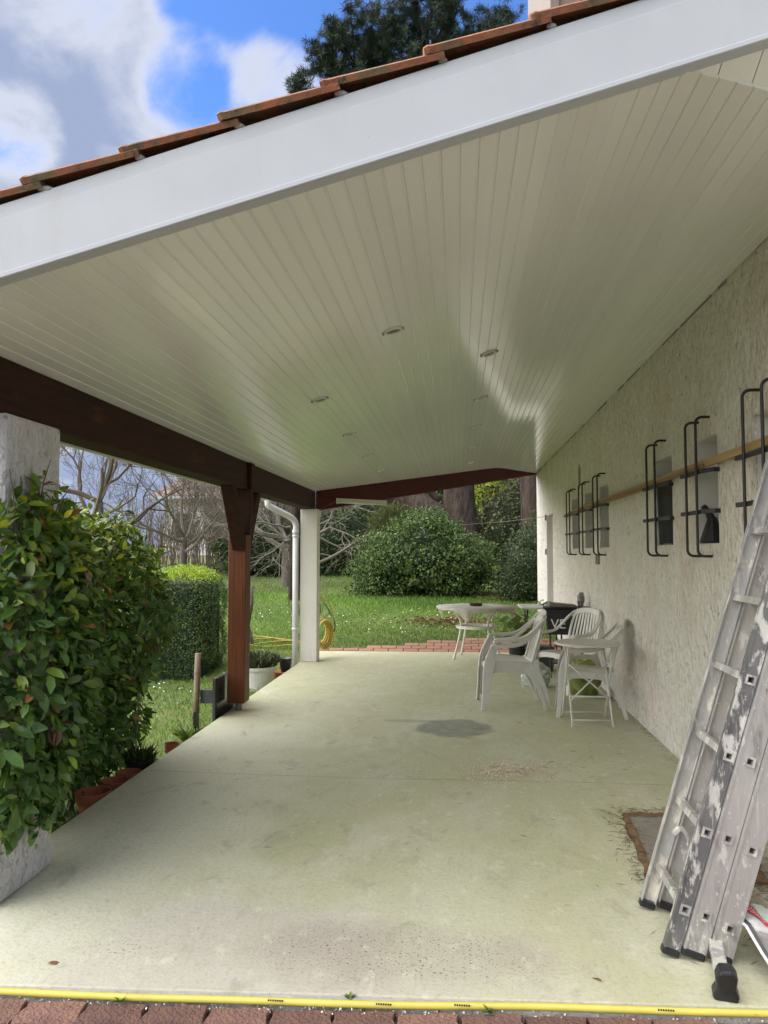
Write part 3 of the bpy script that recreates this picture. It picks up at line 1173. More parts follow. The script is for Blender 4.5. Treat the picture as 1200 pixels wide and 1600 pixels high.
    for i, xa in enumerate(xj):
        ln = 0.42
        m = MB()
        cs = 9
        prof = []
        wv = 0.24
        for q in range(cs):
            a = math.pi * q / (cs - 1)
            prof.append((-math.cos(a) * wv / 2, 0.026 * math.sin(a)))
        prof2 = [(p[0] * 0.9, p[1] - 0.016) for p in prof]
        pl = prof + prof2[::-1]
        n = len(pl)
        # local: u along slope, v = y, h = normal
        vs = []
        for u, s in ((0.0, 1.04), (0.014, 1.10), (0.03, 1.06), (ln, 0.97)):
            lift = 0.022 * (1 - u / ln)
            for (v_, h) in pl:
                vs.append((u, v_ * s, h * s + lift))
        fs = [tuple(range(n)), tuple(range(4 * n - 1, 3 * n - 1, -1))]
        for r_ in range(3):
            for q in range(n):
                q2 = (q + 1) % n
                fs.append((r_ * n + q, (r_ + 1) * n + q, (r_ + 1) * n + q2, r_ * n + q2))
        m.add(vs, fs)
        j = rng.uniform(-0.006, 0.006)
        M = Matrix.Translation((xa, YF + 0.085 + j, zr(xa) + 0.284)) @ Matrix.Rotation(-ang + rng.uniform(-0.008, 0.008), 4, 'Y')
        m.xform(M)
        m.build('roof_tile', 'roof_tile', t, world=True, smooth=False)
        # blob of mortar under the overlap
        b = MB()
        b.lathe([(0.001, -0.012), (0.016, -0.006), (0.018, 0.004), (0.010, 0.012), (0.001, 0.014)], (0, 0, 0), 7)
        b.xform(Matrix.Translation((xa + 0.055 + rng.uniform(-0.01, 0.02), YF + 0.0, zr(xa + 0.055) + 0.272)) @ Matrix.Diagonal((rng.uniform(0.8, 1.8), 0.8, 0.8, 1)))
        b.build('mortar', 'mortar', t, world=True)
        # the tile field behind the verge
        if xa < 3:
            for jn in range(1, 10):
                pass
    # rows of tiles over the rest of the roof, joined
    fld = MB()
    for i, xa in enumerate(xj[:-1]):
        for jn in range(0, 26):
            y0 = YF + 0.24 + jn * 0.235
            if y0 > 8.5:
                continue
            prof = [(-0.12, 0.0), (-0.07, 0.035), (0.0, 0.05), (0.07, 0.035), (0.12, 0.0)]
            vs = []
            for u in (0, 0.42):
                for (v_, h) in prof:
                    vs.append((xa + u, y0 + v_, zr(xa + u) + 0.275 + h + 0.03 * (1 - u / 0.42)))
            fld.add(vs, [(q, q + 1, q + 6, q + 5) for q in range(4)])
    f = fld.build('tile_field', 'roof_tile', t, world=True)
    f['kind'] = 'stuff'
    # eave soffit and edge board on the low side
    zl = zr(xe)
    sf = MB()
    yb = yfar(-2.3) - 0.15
    for (xa, xb) in ((-2.46, -2.295), (-2.29, -2.125)):
        sf2 = MB()
        sf2.add([(xa, YF, zr(xa) - 0.004), (xb, YF, zr(xb) - 0.004), (xb, yb, zr(xb) - 0.004), (xa, yb, zr(xa) - 0.004),
                 (xa, YF, zr(xa) + 0.014), (xb, YF, zr(xb) + 0.014), (xb, yb, zr(xb) + 0.014), (xa, yb, zr(xa) + 0.014)],
                [(0, 3, 2, 1), (4, 5, 6, 7), (0, 1, 5, 4), (1, 2, 6, 5), (2, 3, 7, 6), (3, 0, 4, 7)])
        sf2.build('eave_board', 'eave_white', t, world=True)
    MB().box(xe - 0.022, xe, YF, yb, zl - 0.03, zl + 0.16).build('eave_fascia', 'eave_white', t, world=True, bevel=0.003)
    # gutter
    g = MB()
    prof = [(xe - 0.03 - 0.055 + 0.055 * math.cos(a), zl + 0.15 - 0.055 * math.sin(a)) for a in np.linspace(0, math.pi, 9)]
    prof2 = [(xe - 0.085 + 0.05 * math.cos(a), zl + 0.15 - 0.05 * math.sin(a)) for a in np.linspace(math.pi, 0, 9)]
    g.prism(prof + prof2, 'y', YF - 0.05, yb + 0.1)
    g.build('gutter', 'pipe_white', t, world=True)
    # main beam under the eave
    MB().box(-2.12, -1.952, YF + 0.05, 10.42, 2.045, zc(-1.95) - 0.0).build('eave_beam', 'dark_wood', t, world=True, bevel=0.006)
    # far beam, askew, its top following the ceiling
    fb = MB()
    A = Vector((-1.94, yfar(-1.94)))
    B = Vector((XW - 0.002, yfar(XW) - 0.03))
    dv = (B - A).normalized()
    nv = Vector((-dv.y, dv.x)) * -0.11

    def zb_(x):
        return 2.03 + (x + 1.94) * (ZK - 0.012 - 2.03) / (XW + 1.94)
    lo, hi = [], []
    kx = A.x + (B.x - A.x) * 0.767
    for xx in [A.x, XK - KR] + [XK - KR + 2 * KR * q / 8 for q in range(1, 9)] + [B.x]:
        s = (xx - A.x) / (B.x - A.x)
        p = A + (B - A) * s
        lo.append((p.x, p.y, zb_(p.x)))
        hi.append((p.x, p.y, zc(p.x) + 0.01))
    off = Vector((0.03, 0.11))
    lo2 = [(p[0], p[1] + 0.11, p[2]) for p in lo]
    hi2 = [(p[0], p[1] + 0.11, p[2]) for p in hi]
    n = len(lo)
    v = lo + hi + lo2 + hi2
    fs = [(0, n, 3 * n, 2 * n), (n - 1, 3 * n - 1, 4 * n - 1, 2 * n - 1)]
    for q in range(n - 1):
        fs += [(q, q + 1, n + q + 1, n + q), (2 * n + q, 3 * n + q, 3 * n + q + 1, 2 * n + q + 1), (q, 2 * n + q, 2 * n + q + 1, q + 1), (n + q, n + q + 1, 3 * n + q + 1, 3 * n + q)]
    fb.add(v, fs)
    fb.build('far_beam', 'red_wood', t, world=True)
    return t


roof()


def post():
    t = thing('wooden_post', 'reddish brown wooden post with two knee braces under the eave beam', 'post', (-2.035, 7.04, 0))
    MB().box(-2.12, -1.955, 6.955, 7.125, 0.075, 1.62).build('shaft', 'post_wood', t, world=True, bevel=0.006)
    MB().box(-2.085, -1.925, 6.98, 7.10, 1.6225, 2.045).build('upper_shaft', 'dark_wood', t, world=True, bevel=0.005)  # upper part in darker wood, the roof's shade put into its colour
    MB().box(-1.9495, -1.915, 6.985, 7.095, 2.046, zc(-1.95) - 0.004).build('tenon', 'dark_wood', t, world=True, bevel=0.005)
    for s in (-1, 1):
        b = MB()
        ya = 7.04 + s * 0.085
        y1 = 7.04 + s * 0.50
        w = s * 0.13
        b.prism([(ya, 1.50), (ya, 1.50 + 0.17), (y1 - w, 2.043), (y1, 2.043), (ya + s * 0.03, 1.47)], 'x', -2.075, -1.965)
        b.build('brace', 'dark_wood', t, world=True, bevel=0.004)
    MB().lathe([(0.001, 0), (0.034, 0), (0.03, 0.078), (0.001, 0.078)], (-2.035, 7.04, 0.0), 12).box(-2.10, -1.97, 6.975, 7.105, 0.067, 0.0745).build('metal_foot', 'metal_bracket', t, world=True)


post()


def columns():
    t = thing('white_column', 'smooth white square column carrying the far corner of the roof', 'column', (-2.0, 10.3, 0))
    MB().box(-2.115, -1.885, 10.19, 10.40, 0.0, 2.043).build('shaft', 'smooth_render', t, world=True, bevel=0.008, seg=2)
    t = thing('roughcast_pillar', 'thick white roughcast pillar behind the glossy shrub', 'pillar', (-2.05, 3.2, 0))
    MB().box(-2.22, -1.885, 3.04, 3.485, 0.002, 2.043).build('shaft', 'roughcast_light', t, world=True, bevel=0.02, seg=2)
    MB().box(-2.22, -2.112, 3.04, 3.485, -0.3, 0.0).build('footing', 'roughcast_light', t, world=True)
    # downpipe
    t = thing('downpipe', 'white plastic downpipe with elbow beside the far column', 'downpipe', (-2.2, 10.15, -0.2))
    p = smooth_path([(-2.50, 9.93, 2.24), (-2.50, 9.93, 2.12), (-2.47, 9.95, 2.06), (-2.24, 10.12, 1.93), (-2.175, 10.17, 1.84), (-2.175, 10.17, 1.72)], 6)
    MB().tube(p, 0.041, 14).build('elbow', 'pipe_white', t, world=True, smooth=True)
    MB().tube([(-2.175, 10.17, 1.75), (-2.175, 10.17, -0.2)], 0.038, 14).build('pipe', 'pipe_white', t, world=True, smooth=True)
    for z in (1.66, 0.42):
        MB().tube([(-2.175, 10.17, z), (-2.175, 10.17, z + 0.03)], 0.045, 14).build('collar', 'pipe_white', t, world=True, smooth=True)
    MB().tube([(-2.175, 10.17, 1.70), (-2.175, 10.17, 1.76)], 0.0445, 14).build('collar', 'pipe_white', t, world=True, smooth=True)


columns()


def chimney_dormer():
    t = thing('dormer', 'pinkish rendered dormer with dark window panes above the roof tiles', 'dormer', (1.1, 4.2, 3.2))
    MB().box(0.545, 0.66, 4.0, 5.2, 3.05, 5.6).build('wall', 'dormer_wall', t, world=True)
    MB().box(0.5, 0.545, 4.0 - 0.02, 5.2, 3.05, 5.6).build('corner_trim', 'frame_pink', t, world=True)
    MB().box(0.66, 2.6, 4.1, 5.2, 3.05, 5.6).build('window_pane', 'glass_dark', t, world=True)
    for x in (0.69, 1.05, 1.41):
        MB().box(x, x + 0.045, 4.06, 4.1, 3.05, 5.6).build('window_frame', 'frame_pink', t, world=True)
    MB().box(0.4, 2.7, 3.9, 5.3, 5.6, 5.72).build('cap', 'roof_tile', t, world=True)


chimney_dormer()


# ------------------------------------------------------------------ ceiling lights
def lights():
    spots = [(-0.365, 4.31, 'large recessed downlight nearest the front fascia'),
             (-0.985, 5.40, 'recessed downlight nearest the front in the row by the eave beam'),
             (-0.995, 6.98, 'second recessed downlight from the front in the row by the eave beam'),
             (-1.005, 8.55, 'third recessed downlight from the front in the row by the eave beam'),
             (-1.015, 10.06, 'farthest recessed downlight in the row by the eave beam'),
             (0.226, 5.47, 'recessed downlight nearest the front in the row by the house wall'),
             (0.213, 7.05, 'second recessed downlight from the front in the row by the house wall'),
             (0.20, 8.60, 'third recessed downlight from the front in the row by the house wall'),
             (0.19, 10.25, 'fourth recessed downlight from the front in the row by the house wall'),
             (0.20, 12.1, 'farthest recessed downlight in the row by the house wall')]
    ang = math.atan(SL)
    for x, y, lab in spots:
        t = thing('recessed_light', lab, 'ceiling light', (x, y, zc(x)), 0, 'recessed ceiling downlights')
        t.rotation_euler = (0, -ang, 0)
        MB().lathe([(0.040, 0.004), (0.044, -0.012), (0.053, -0.012), (0.058, -0.002), (0.052, 0.004)], seg=24).build('trim_ring', 'light_trim', t, smooth=True)
        MB().lathe([(0.0005, -0.005), (0.043, -0.004)], seg=24).build('lens', 'light_glass', t)
        for s in (-1, 1):
            MB().box(s * 0.060 - 0.005, s * 0.060 + 0.005, -0.016, 0.016, -0.012, -0.001).build('spring_clip', 'groove', t)
    # fluorescent batten by the far beam
    Y = 10.20
    t = thing('fluorescent_light', 'long white fluorescent batten light hanging by the far red beam', 'light fitting', (-1.25, Y, 2.2))
    A, B = Vector((-1.66, 10.45, 2.175)), Vector((-0.98, 10.55, 2.145))
    MB().ribbon([A, B], 0.055, 0.05, Vector((0, 0, 1))).build('housing', 'tube_light', t, world=True, bevel=0.005)
    MB().tube([A + Vector((0.03, -0.05, -0.03)), B + Vector((-0.03, -0.05, -0.03))], 0.014, 8).build('tube', 'paper_white', t, world=True, smooth=True)
    for p in (A, B):
        s = 1 if p is A else -1
        MB().ribbon([p + Vector((s * -0.002, -0.028, -0.012)), p + Vector((s * 0.03, -0.03, -0.012))], 0.075, 0.03, Vector((0, 0, 1))).build('end_cap', 'tube_light', t, world=True)
    p = A.lerp(B, 0.06)
    MB().ribbon([p, (p.x + 0.02, yfar(p.x + 0.02) + 0.01, p.z + 0.01)], 0.03, 0.006, Vector((0, 0, 1))).build('bracket', 'metal_bracket', t, world=True)
    p = A.lerp(B, 0.9)
    MB().ribbon([p, (p.x - 0.25, yfar(p.x - 0.25) + 0.01, p.z + 0.06)], 0.025, 0.006, Vector((0, 0, 1))).build('bracket', 'metal_bracket', t, world=True)
    MB().tube([(-1.66, 10.42, 2.16), (-1.80, 10.37, 2.085), (-1.90, 10.36, 2.05)], 0.004, 6).build('cable', 'twig', t, world=True)


lights()


# ================================================================== OBJECTS
def planks():
    def plank(name, label, pts, w, h, m):
        o = MB().ribbon(pts, w, h, Vector((0, 0, 1))).build(name, m)
        return tag(o, label, 'plank')
    plank('wooden_plank', 'long pale wooden plank laid across the window grilles', [(1.498, 2.4, 1.996), (1.500, 7.0, 1.992), (1.505, 10.55, 1.986)], 0.044, 0.020, 'board_wood')
    plank('wooden_batten', 'shorter brown wooden batten lying in front of the long plank on the grilles', [(1.480, 4.80, 1.978), (1.481, 8.0, 1.977), (1.482, 10.9, 1.974)], 0.024, 0.014, 'board_brown')
    o = MB().tube([(1.526, 6.2, 1.975), (1.527, 9.0, 1.974), (1.524, 11.3, 1.975)], [0.011, 0.013, 0.016], 9).build('bamboo_pole', 'board_wood', smooth=True)
    tag(o, 'thin wooden pole sticking out past the farthest window grille', 'pole')


planks()


def funnel():
    t = thing('watering_can_spout', 'black plastic spout standing on the sill of a barred window', 'spout', (1.60, 5.03, WZ0 + 0.006))
    m = MB()
    m.lathe([(0.001, 0), (0.075, 0), (0.078, 0.012), (0.030, 0.155), (0.026, 0.165), (0.001, 0.165)], (0, 0, 0), 14)
    m.build('cone', 'black_plastic', t, smooth=False)
    MB().tube([(0, 0, 0.14), (-0.01, 0.03, 0.19), (-0.028, 0.07, 0.235)], [0.028, 0.022, 0.02], 10).build('neck', 'black_plastic', t, smooth=True)


funnel()


# ---- garden chair --------------------------------------------------
def make_chair():
    """monobloc armchair, front towards +x, origin on the floor"""
    t = thing('plastic_chair', 'white plastic garden armchair', 'chair')
    # seat: dished sheet with an apron
    nx, ny = 9, 9
    vs, fs = [], []
    for i in range(nx):
        for j in range(ny):
            u, v = i / (nx - 1), j / (ny - 1) * 2 - 1
            hw = 0.215 + 0.035 * u
            x = -0.215 + 0.44 * u
            z = 0.395 + 0.035 * u - 0.022 * (1 - v * v) * (0.5 + 0.5 * math.sin(u * math.pi))
            if u > 0.85:
                z -= (u - 0.85) * 0.10
            vs.append((x, v * hw, z))
    for i in range(nx - 1):
        for j in range(ny - 1):
            fs.append((i * ny + j, (i + 1) * ny + j, (i + 1) * ny + j + 1, i * ny + j + 1))
    o = MB().add(vs, fs).build('seat', 'chair_white', t, smooth=True)
    sd = o.modifiers.new('s', 'SOLIDIFY')
    sd.thickness = 0.008
    ap = MB()
    # apron: front and two sides, arched over the legs
    ap.ribbon(smooth_path([(0.232, -0.25, 0.375), (0.238, -0.10, 0.397), (0.238, 0.10, 0.397), (0.232, 0.25, 0.375)], 4), 0.055, 0.008, Vector((0, 0, 1)))
    ap.build('front_apron', 'chair_white', t)
    for s in (-1, 1):
        a = MB()
        a.ribbon(smooth_path([(0.235, s * 0.252, 0.36), (0.12, s * 0.245, 0.392), (-0.08, s * 0.232, 0.385), (-0.20, s * 0.222, 0.355)], 4),
                 [0.09] + [0.06] * 11 + [0.10], 0.009, Vector((0, 0, 1)))
        a.build('side_apron', 'chair_white', t)
        # front leg continuing up into the arm support
        fl = MB()
        pts = smooth_path([(0.285, s * 0.285, 0.0), (0.262, s * 0.275, 0.2), (0.235, s * 0.265, 0.40), (0.205, s * 0.268, 0.54), (0.175, s * 0.272, 0.625)], 4)
        n = len(pts)
        wd = [0.036 + 0.050 * math.exp(-((i / (n - 1) - 0.55) / 0.28) ** 2) for i in range(n)]
        fl.ribbon(pts, wd, 0.012, Vector((1, 0, 0)))
        pts2 = [Vector((p.x + wd[i] / 2 - 0.006, p.y - s * 0.014, p.z)) for i, p in enumerate(pts)]
        fl.ribbon(pts2, 0.034, 0.011, Vector((0, 1, 0)))
        fl.build('front_leg', 'chair_white', t, bevel=0.003)
        rl = MB()
        pts = smooth_path([(-0.335, s * 0.272, 0.0), (-0.285, s * 0.255, 0.17), (-0.215, s * 0.235, 0.33), (-0.185, s * 0.226, 0.42)], 4)
        n = len(pts)
        wd = [0.034 + 0.085 * (i / (n - 1)) ** 2 for i in range(n)]
        rl.ribbon(pts, wd, 0.012, Vector((1, 0, 0)))
        pts2 = [Vector((p.x - wd[i] / 2 + 0.006, p.y - s * 0.014, p.z)) for i, p in enumerate(pts)]
        rl.ribbon(pts2, 0.034, 0.011, Vector((0, 1, 0)))
        rl.build('rear_leg', 'chair_white', t, bevel=0.003)
        # arm sweeping up into the back
        ar = MB()
        pts = smooth_path([(0.205, s * 0.272, 0.598), (0.180, s * 0.275, 0.632), (0.06, s * 0.278, 0.636), (-0.09, s * 0.272, 0.655), (-0.20, s * 0.258, 0.735), (-0.29, s * 0.225, 0.825), (-0.325, s * 0.17, 0.858)], 4)
        n = len(pts)
        wd = [0.052 - 0.016 * (i / (n - 1)) for i in range(n)]
        sides = [Vector((0.15 * (i / (n - 1)), s * (1 - 0.5 * i / (n - 1)), -0.5 * i / (n - 1))) for i in range(n)]
        ar.ribbon(pts, wd, 0.016, sides)
        pts2 = [Vector((p.x, p.y + s * 0.018 * (1 - 0.6 * i / (n - 1)), p.z - 0.014)) for i, p in enumerate(pts)]
        ar.ribbon(pts2, 0.030, 0.009, Vector((0, 0, 1)))
        ar.build('armrest', 'chair_white', t, bevel=0.004, seg=2)
        # side rail of the back
        br = MB()
        br.ribbon(smooth_path([(-0.19, s * 0.218, 0.40), (-0.235, s * 0.212, 0.55), (-0.285, s * 0.205, 0.72), (-0.318, s * 0.175, 0.845)], 4), 0.036, 0.012, Vector((0, 1, 0)))
        br.build('back_rail', 'chair_white', t, bevel=0.003)
    # top rail
    tr = MB()
    pts = smooth_path([(-0.305, -0.212, 0.79), (-0.322, -0.175, 0.845), (-0.338, -0.09, 0.872), (-0.342, 0, 0.878), (-0.338, 0.09, 0.872), (-0.322, 0.175, 0.845), (-0.305, 0.212, 0.79)], 4)
    tr.ribbon(pts, 0.058, 0.012, [Vector((0.25, 0, -1))] * len(pts))
    tr.build('top_rail', 'chair_white', t, bevel=0.004, seg=2)
    lw = MB()
    lw.ribbon(smooth_path([(-0.200, -0.215, 0.43), (-0.222, -0.1, 0.445), (-0.226, 0.1, 0.445), (-0.200, 0.215, 0.43)], 4), 0.05, 0.012, Vector((0, 0, 1)))
    lw.build('lower_rail', 'chair_white', t, bevel=0.003)
    for k in range(8):
        y = (k - 3.5) * 0.047
        yt = y * 0.88
        sl = MB()
        sl.ribbon(smooth_path([(-0.222, y, 0.44), (-0.255 - 0.012 * (1 - (y / 0.17) ** 2), y, 0.58), (-0.30 - 0.01 * (1 - (y / 0.17) ** 2), (y + yt) / 2, 0.74), (-0.335, yt, 0.852)], 3), 0.026, 0.009, Vector((0, 1, 0)))
        sl.build('slat', 'chair_white', t)
    return t


G = 'white plastic garden chairs'
ch = make_chair()
ch.scale = (0.94, 0.94, 0.94)
# lower chair of the stack, facing left
ch.location = (0.47, 7.52, 0.0)
ch.rotation_euler = (0, 0, R(180 + 4))
tag(ch, 'lower of the two stacked white plastic chairs beside the damp stain', None, G)
dup(ch, (0.50, 7.524, 0.052), R(180 + 4), 'upper of the two stacked white plastic chairs beside the damp stain', G)
dup(ch, (1.16, 8.42, 0.0), R(180 + 38), 'white plastic chair with slatted back turned to the camera, nearest the black box', G)
dup(ch, (1.165, 7.22, 0.0), R(180 - 6), 'white plastic chair against the wall behind the small folding table', G)


def bistro():
    t = thing('folding_table', 'small round white folding metal table with crossed legs by the wall', 'table', (1.10, 6.80, 0), R(2))
    h = 0.69
    MB().lathe([(0.001, h - 0.004), (0.265, h - 0.004), (0.275, h - 0.008), (0.277, h - 0.022), (0.270, h - 0.026), (0.262, h - 0.012), (0.001, h - 0.012)], seg=40).build('tabletop', 'table_white', t, smooth=False)
    r_ = 0.0085
    w1, w2 = 0.17, 0.15
    # two crossed leg frames
    for s, w in ((1, 0.165), (-1, 0.185)):
        yb, yt = -s * 0.19, s * 0.15
        for x in (-w, w):
            MB().tube([(x + (0.014 if x > 0 else -0.014), yb - s * 0.012, 0.006), (x, yb, 0.02), (x, yb + (yt - yb) * 0.5, 0.33), (x, yt, h - 0.02)], r_, 8).build('leg', 'table_white', t, smooth=True)
        MB().tube([(-w, yb + (yt - yb) * 0.06, 0.055), (w, yb + (yt - yb) * 0.06, 0.055)], 0.007, 8).build('crossbar', 'table_white', t, smooth=True)
        MB().tube([(-w, yt, h - 0.028), (w, yt, h - 0.028)], 0.007, 8).build('crossbar', 'table_white', t, smooth=True)
    MB().tube([(-0.165, -0.115, 0.24), (0.165, -0.115, 0.24)], 0.008, 8).build('crossbar', 'table_white', t, smooth=True)
    # diagonal wires
    MB().tube([(-0.165, -0.005, 0.50), (0.165, -0.10, 0.215)], 0.007, 8).build('diagonal_brace', 'table_white', t, smooth=True)
    MB().tube([(0.165, -0.018, 0.50), (-0.165, -0.113, 0.205)], 0.007, 8).build('diagonal_brace', 'table_white', t, smooth=True)


bistro()


def round_table():
    t = thing('round_table', 'round white garden table with curved legs near the lawn', 'table', (0.25, 10.78, 0), R(-11))
    h = 0.715
    MB().lathe([(0.001, h - 0.002), (0.52, h - 0.002), (0.545, h - 0.008), (0.548, h - 0.03), (0.535, h - 0.034), (0.52, h - 0.014), (0.001, h - 0.014)], seg=48).build('tabletop', 'table_white', t)
    for k in range(4):
        a = R(45 + 90 * k)
        c, s = math.cos(a), math.sin(a)
        prof = [(0.385, 0.0), (0.335, 0.15), (0.285, 0.32), (0.262, 0.46), (0.285, 0.56), (0.35, 0.64), (0.42, h - 0.02)]
        MB().tube(smooth_path([(r * c, r * s, z) for r, z in prof], 4), 0.0165, 8).build('leg', 'table_white', t, smooth=True)
    MB().lathe([(0.21, 0.415), (0.282, 0.415), (0.282, 0.45), (0.21, 0.45), (0.21, 0.415)], seg=32).build('ring', 'table_white', t)
    # thin cloth with points hanging under the rim
    o = wloc(t)
    cl = MB()
    n = 96
    for k in range(n):
        pass
    vs, fs = [], []
    rng = random.Random(6)
    for k in range(n):
        a = 2 * math.pi * k / n
        fold = 0.010 * math.sin(a * 22) + 0.006 * math.sin(a * 13 + 1)
        drop = 0.045 + 0.13 * max(0, math.cos(a * 4 + 0.4)) ** 5 + 0.012 * math.sin(a * 9)
        r1 = 0.551
        vs += [(0.30 * math.cos(a), 0.30 * math.sin(a), h + 0.001), (r1 * math.cos(a), r1 * math.sin(a), h + 0.0012),
               ((r1 + 0.012 + fold * 0.3) * math.cos(a), (r1 + 0.012 + fold * 0.3) * math.sin(a), h - 0.012),
               ((r1 - 0.015 + fold) * math.cos(a), (r1 - 0.015 + fold) * math.sin(a), h - 0.01 - drop * 0.5),
               ((r1 - 0.05 + fold * 1.6) * math.cos(a), (r1 - 0.05 + fold * 1.6) * math.sin(a), h - 0.01 - drop)]
    for k in range(n):
        k2 = (k + 1) % n
        for q in range(4):
            fs.append((k * 5 + q, k2 * 5 + q, k2 * 5 + q + 1, k * 5 + q + 1))
    vs.append((0, 0, h + 0.001))
    for k in range(n):
        fs.append((len(vs) - 1, k * 5, ((k + 1) % n) * 5))
    cl.add(vs, fs)
    c = cl.build('tablecloth', 'cloth_white', None, smooth=True)
    c.location = t.location
    c.rotation_euler = t.rotation_euler
    tag(c, 'thin off-white cloth with pointed corners hanging over the round table', 'tablecloth')
    # round dark dish
    d = MB().lathe([(0.001, 0.0), (0.075, 0.0), (0.088, 0.012), (0.092, 0.034), (0.084, 0.036), (0.078, 0.014), (0.001, 0.012)], seg=28).build('round_dish', 'soil', None, smooth=True)
    d.location = (0.24, 10.80, h + 0.0025)
    tag(d, 'dark brown round dish lying on the round table', 'dish')


round_table()


def side_table():
    """second table by the wall with a black crate, plant and clutter"""
    t = thing('side_table', 'rectangular white table with black curved legs behind the chairs', 'table', (1.12, 10.95, 0))
    MB().box(-0.27, 0.36, -0.36, 0.36, 0.685, 0.712).build('tabletop', 'table_white', t, bevel=0.006)
    for sx in (-0.18, 0.27):
        for s in (-1, 1):
            MB().tube(smooth_path([(sx, s * 0.30, 0), (sx, s * 0.26, 0.3), (sx, s * 0.14, 0.5), (sx, s * 0.26, 0.683)], 4), 0.012, 8).build('leg', 'black_iron', t, smooth=True)
    # black box with white letters on a stand next to the wall
    t = thing('black_box', 'black box printed with large white letters VE beside the wall', 'box', (1.27, 9.30, 0), R(-6))
    b = MB()
    b.prism([(-0.22, 0.50), (0.20, 0.50), (0.24, 0.80), (-0.26, 0.80)], 'y', -0.17, 0.17)
    b.build('body', 'black_plastic', t, bevel=0.012)
    MB().box(-0.275, 0.255, -0.185, 0.185, 0.80, 0.815).build('lid', 'black_plastic', t, bevel=0.006)
    for sx in (-0.19, 0.17):
        for sy in (-0.14, 0.14):
            MB().tube([(sx, sy, 0), (sx, sy, 0.50)], 0.012, 6).build('leg', 'black_iron', t)
    MB().box(-0.20, 0.18, -0.15, 0.15, 0.16, 0.175).build('shelf', 'black_plastic', t)
    tx = text_mesh('VE', 0.155, 'letter_white')
    tx.name = 'lettering'
    tx.parent = t
    tx.location = (-0.185, -0.1775, 0.575)
    tx.rotation_euler = (R(90), 0, 0)
    # clutter on top: a tangle of secateurs / clothes pegs, folded cardboard, a grey cloth bag
    u = thing('garden_tool', 'small tangled hand tool lying at the end of the side table', 'tool', (1.10, 10.72, 0.716))
    rng = random.Random(9)
    for k in range(6):
        a = rng.uniform(0, 6.28)
        p = Vector((0.05 * math.cos(a * 2), 0.03 * math.sin(a * 3), 0.02))
        q = p + Vector((0.12 * math.cos(a), 0.05 * math.sin(a), rng.uniform(0, 0.08)))
        MB().tube([p, (p + q) / 2 + Vector((0, 0, 0.03)), q], 0.007, 6).build('handle', ('twig_pale', 'metal_bracket', 'black_plastic')[k % 3], u)
    c = MB().add([(-0.16, -0.12, 0), (0.16, -0.12, 0), (0.16, 0.12, 0.0), (-0.16, 0.12, 0.0), (-0.16, -0.12, 0.05), (0.16, -0.12, 0.02), (0.16, 0.12, 0.02), (-0.16, 0.12, 0.05)],
                 [(0, 3, 2, 1), (4, 5, 6, 7), (0, 1, 5, 4), (1, 2, 6, 5), (2, 3, 7, 6), (3, 0, 4, 7)]).build('flat_carton', 'hatch_concrete', None, bevel=0.004)
    c.location = (1.22, 9.33, 0.817)
    tag(c, 'flat beige carton lying on the black lettered box', 'carton')
    g = crumple('cloth_bundle', (0.035, 0.035, 0.085), 5, 'bag_grey', 0.6)
    g.location = (1.44, 9.32, 0.885)
    tag(g, 'grey cloth bundle propped against the wall on the black box', 'cloth')


def text_mesh(s, size, m):
    cu = bpy.data.curves.new('lettering', 'FONT')
    cu.body = s
    cu.size = size
    cu.extrude = 0.0008
    tmp = bpy.data.objects.new('lettering_tmp', cu)
    COL.objects.link(tmp)
    dg = bpy.context.evaluated_depsgraph_get()
    me = bpy.data.meshes.new_from_object(tmp.evaluated_get(dg))
    bpy.data.objects.remove(tmp)
    me.materials.clear()
    me.materials.append(MATS[m])
    return link_mesh('lettering', me)


def crumple(name, r, seed, m, amp=0.25, flat=True, parent=None, nu=18, nv=12):
    """a crumpled sack-like closed surface"""
    rng = np.random.RandomState(seed)
    ph = rng.uniform(0, 6.28, (7, 3))
    fr = rng.uniform(1.5, 5.5, (7, 3))
    vs, fs = [], []
    for j in range(nv + 1):
        th = math.pi * j / nv
        for i in range(nu):
            a = 2 * math.pi * i / nu
            d = Vector((math.sin(th) * math.cos(a), math.sin(th) * math.sin(a), math.cos(th)))
            w = 0
            for k in range(7):
                w += abs(math.sin(fr[k, 0] * d.x + fr[k, 1] * d.y + fr[k, 2] * d.z + ph[k, 0])) - 0.6
            s = 1 + amp * w / 2.2
            p = Vector((d.x * r[0] * s, d.y * r[1] * s, d.z * r[2] * s))
            if flat:
                p.z = max(p.z, -r[2] * 0.82)
            vs.append(p)
    for j in range(nv):
        for i in range(nu):
            i2 = (i + 1) % nu
            fs.append((j * nu + i, j * nu + i2, (j + 1) * nu + i2, (j + 1) * nu + i))
    o = MB().add(vs, fs).build(name, m, parent, smooth=False)
    return o


side_table()


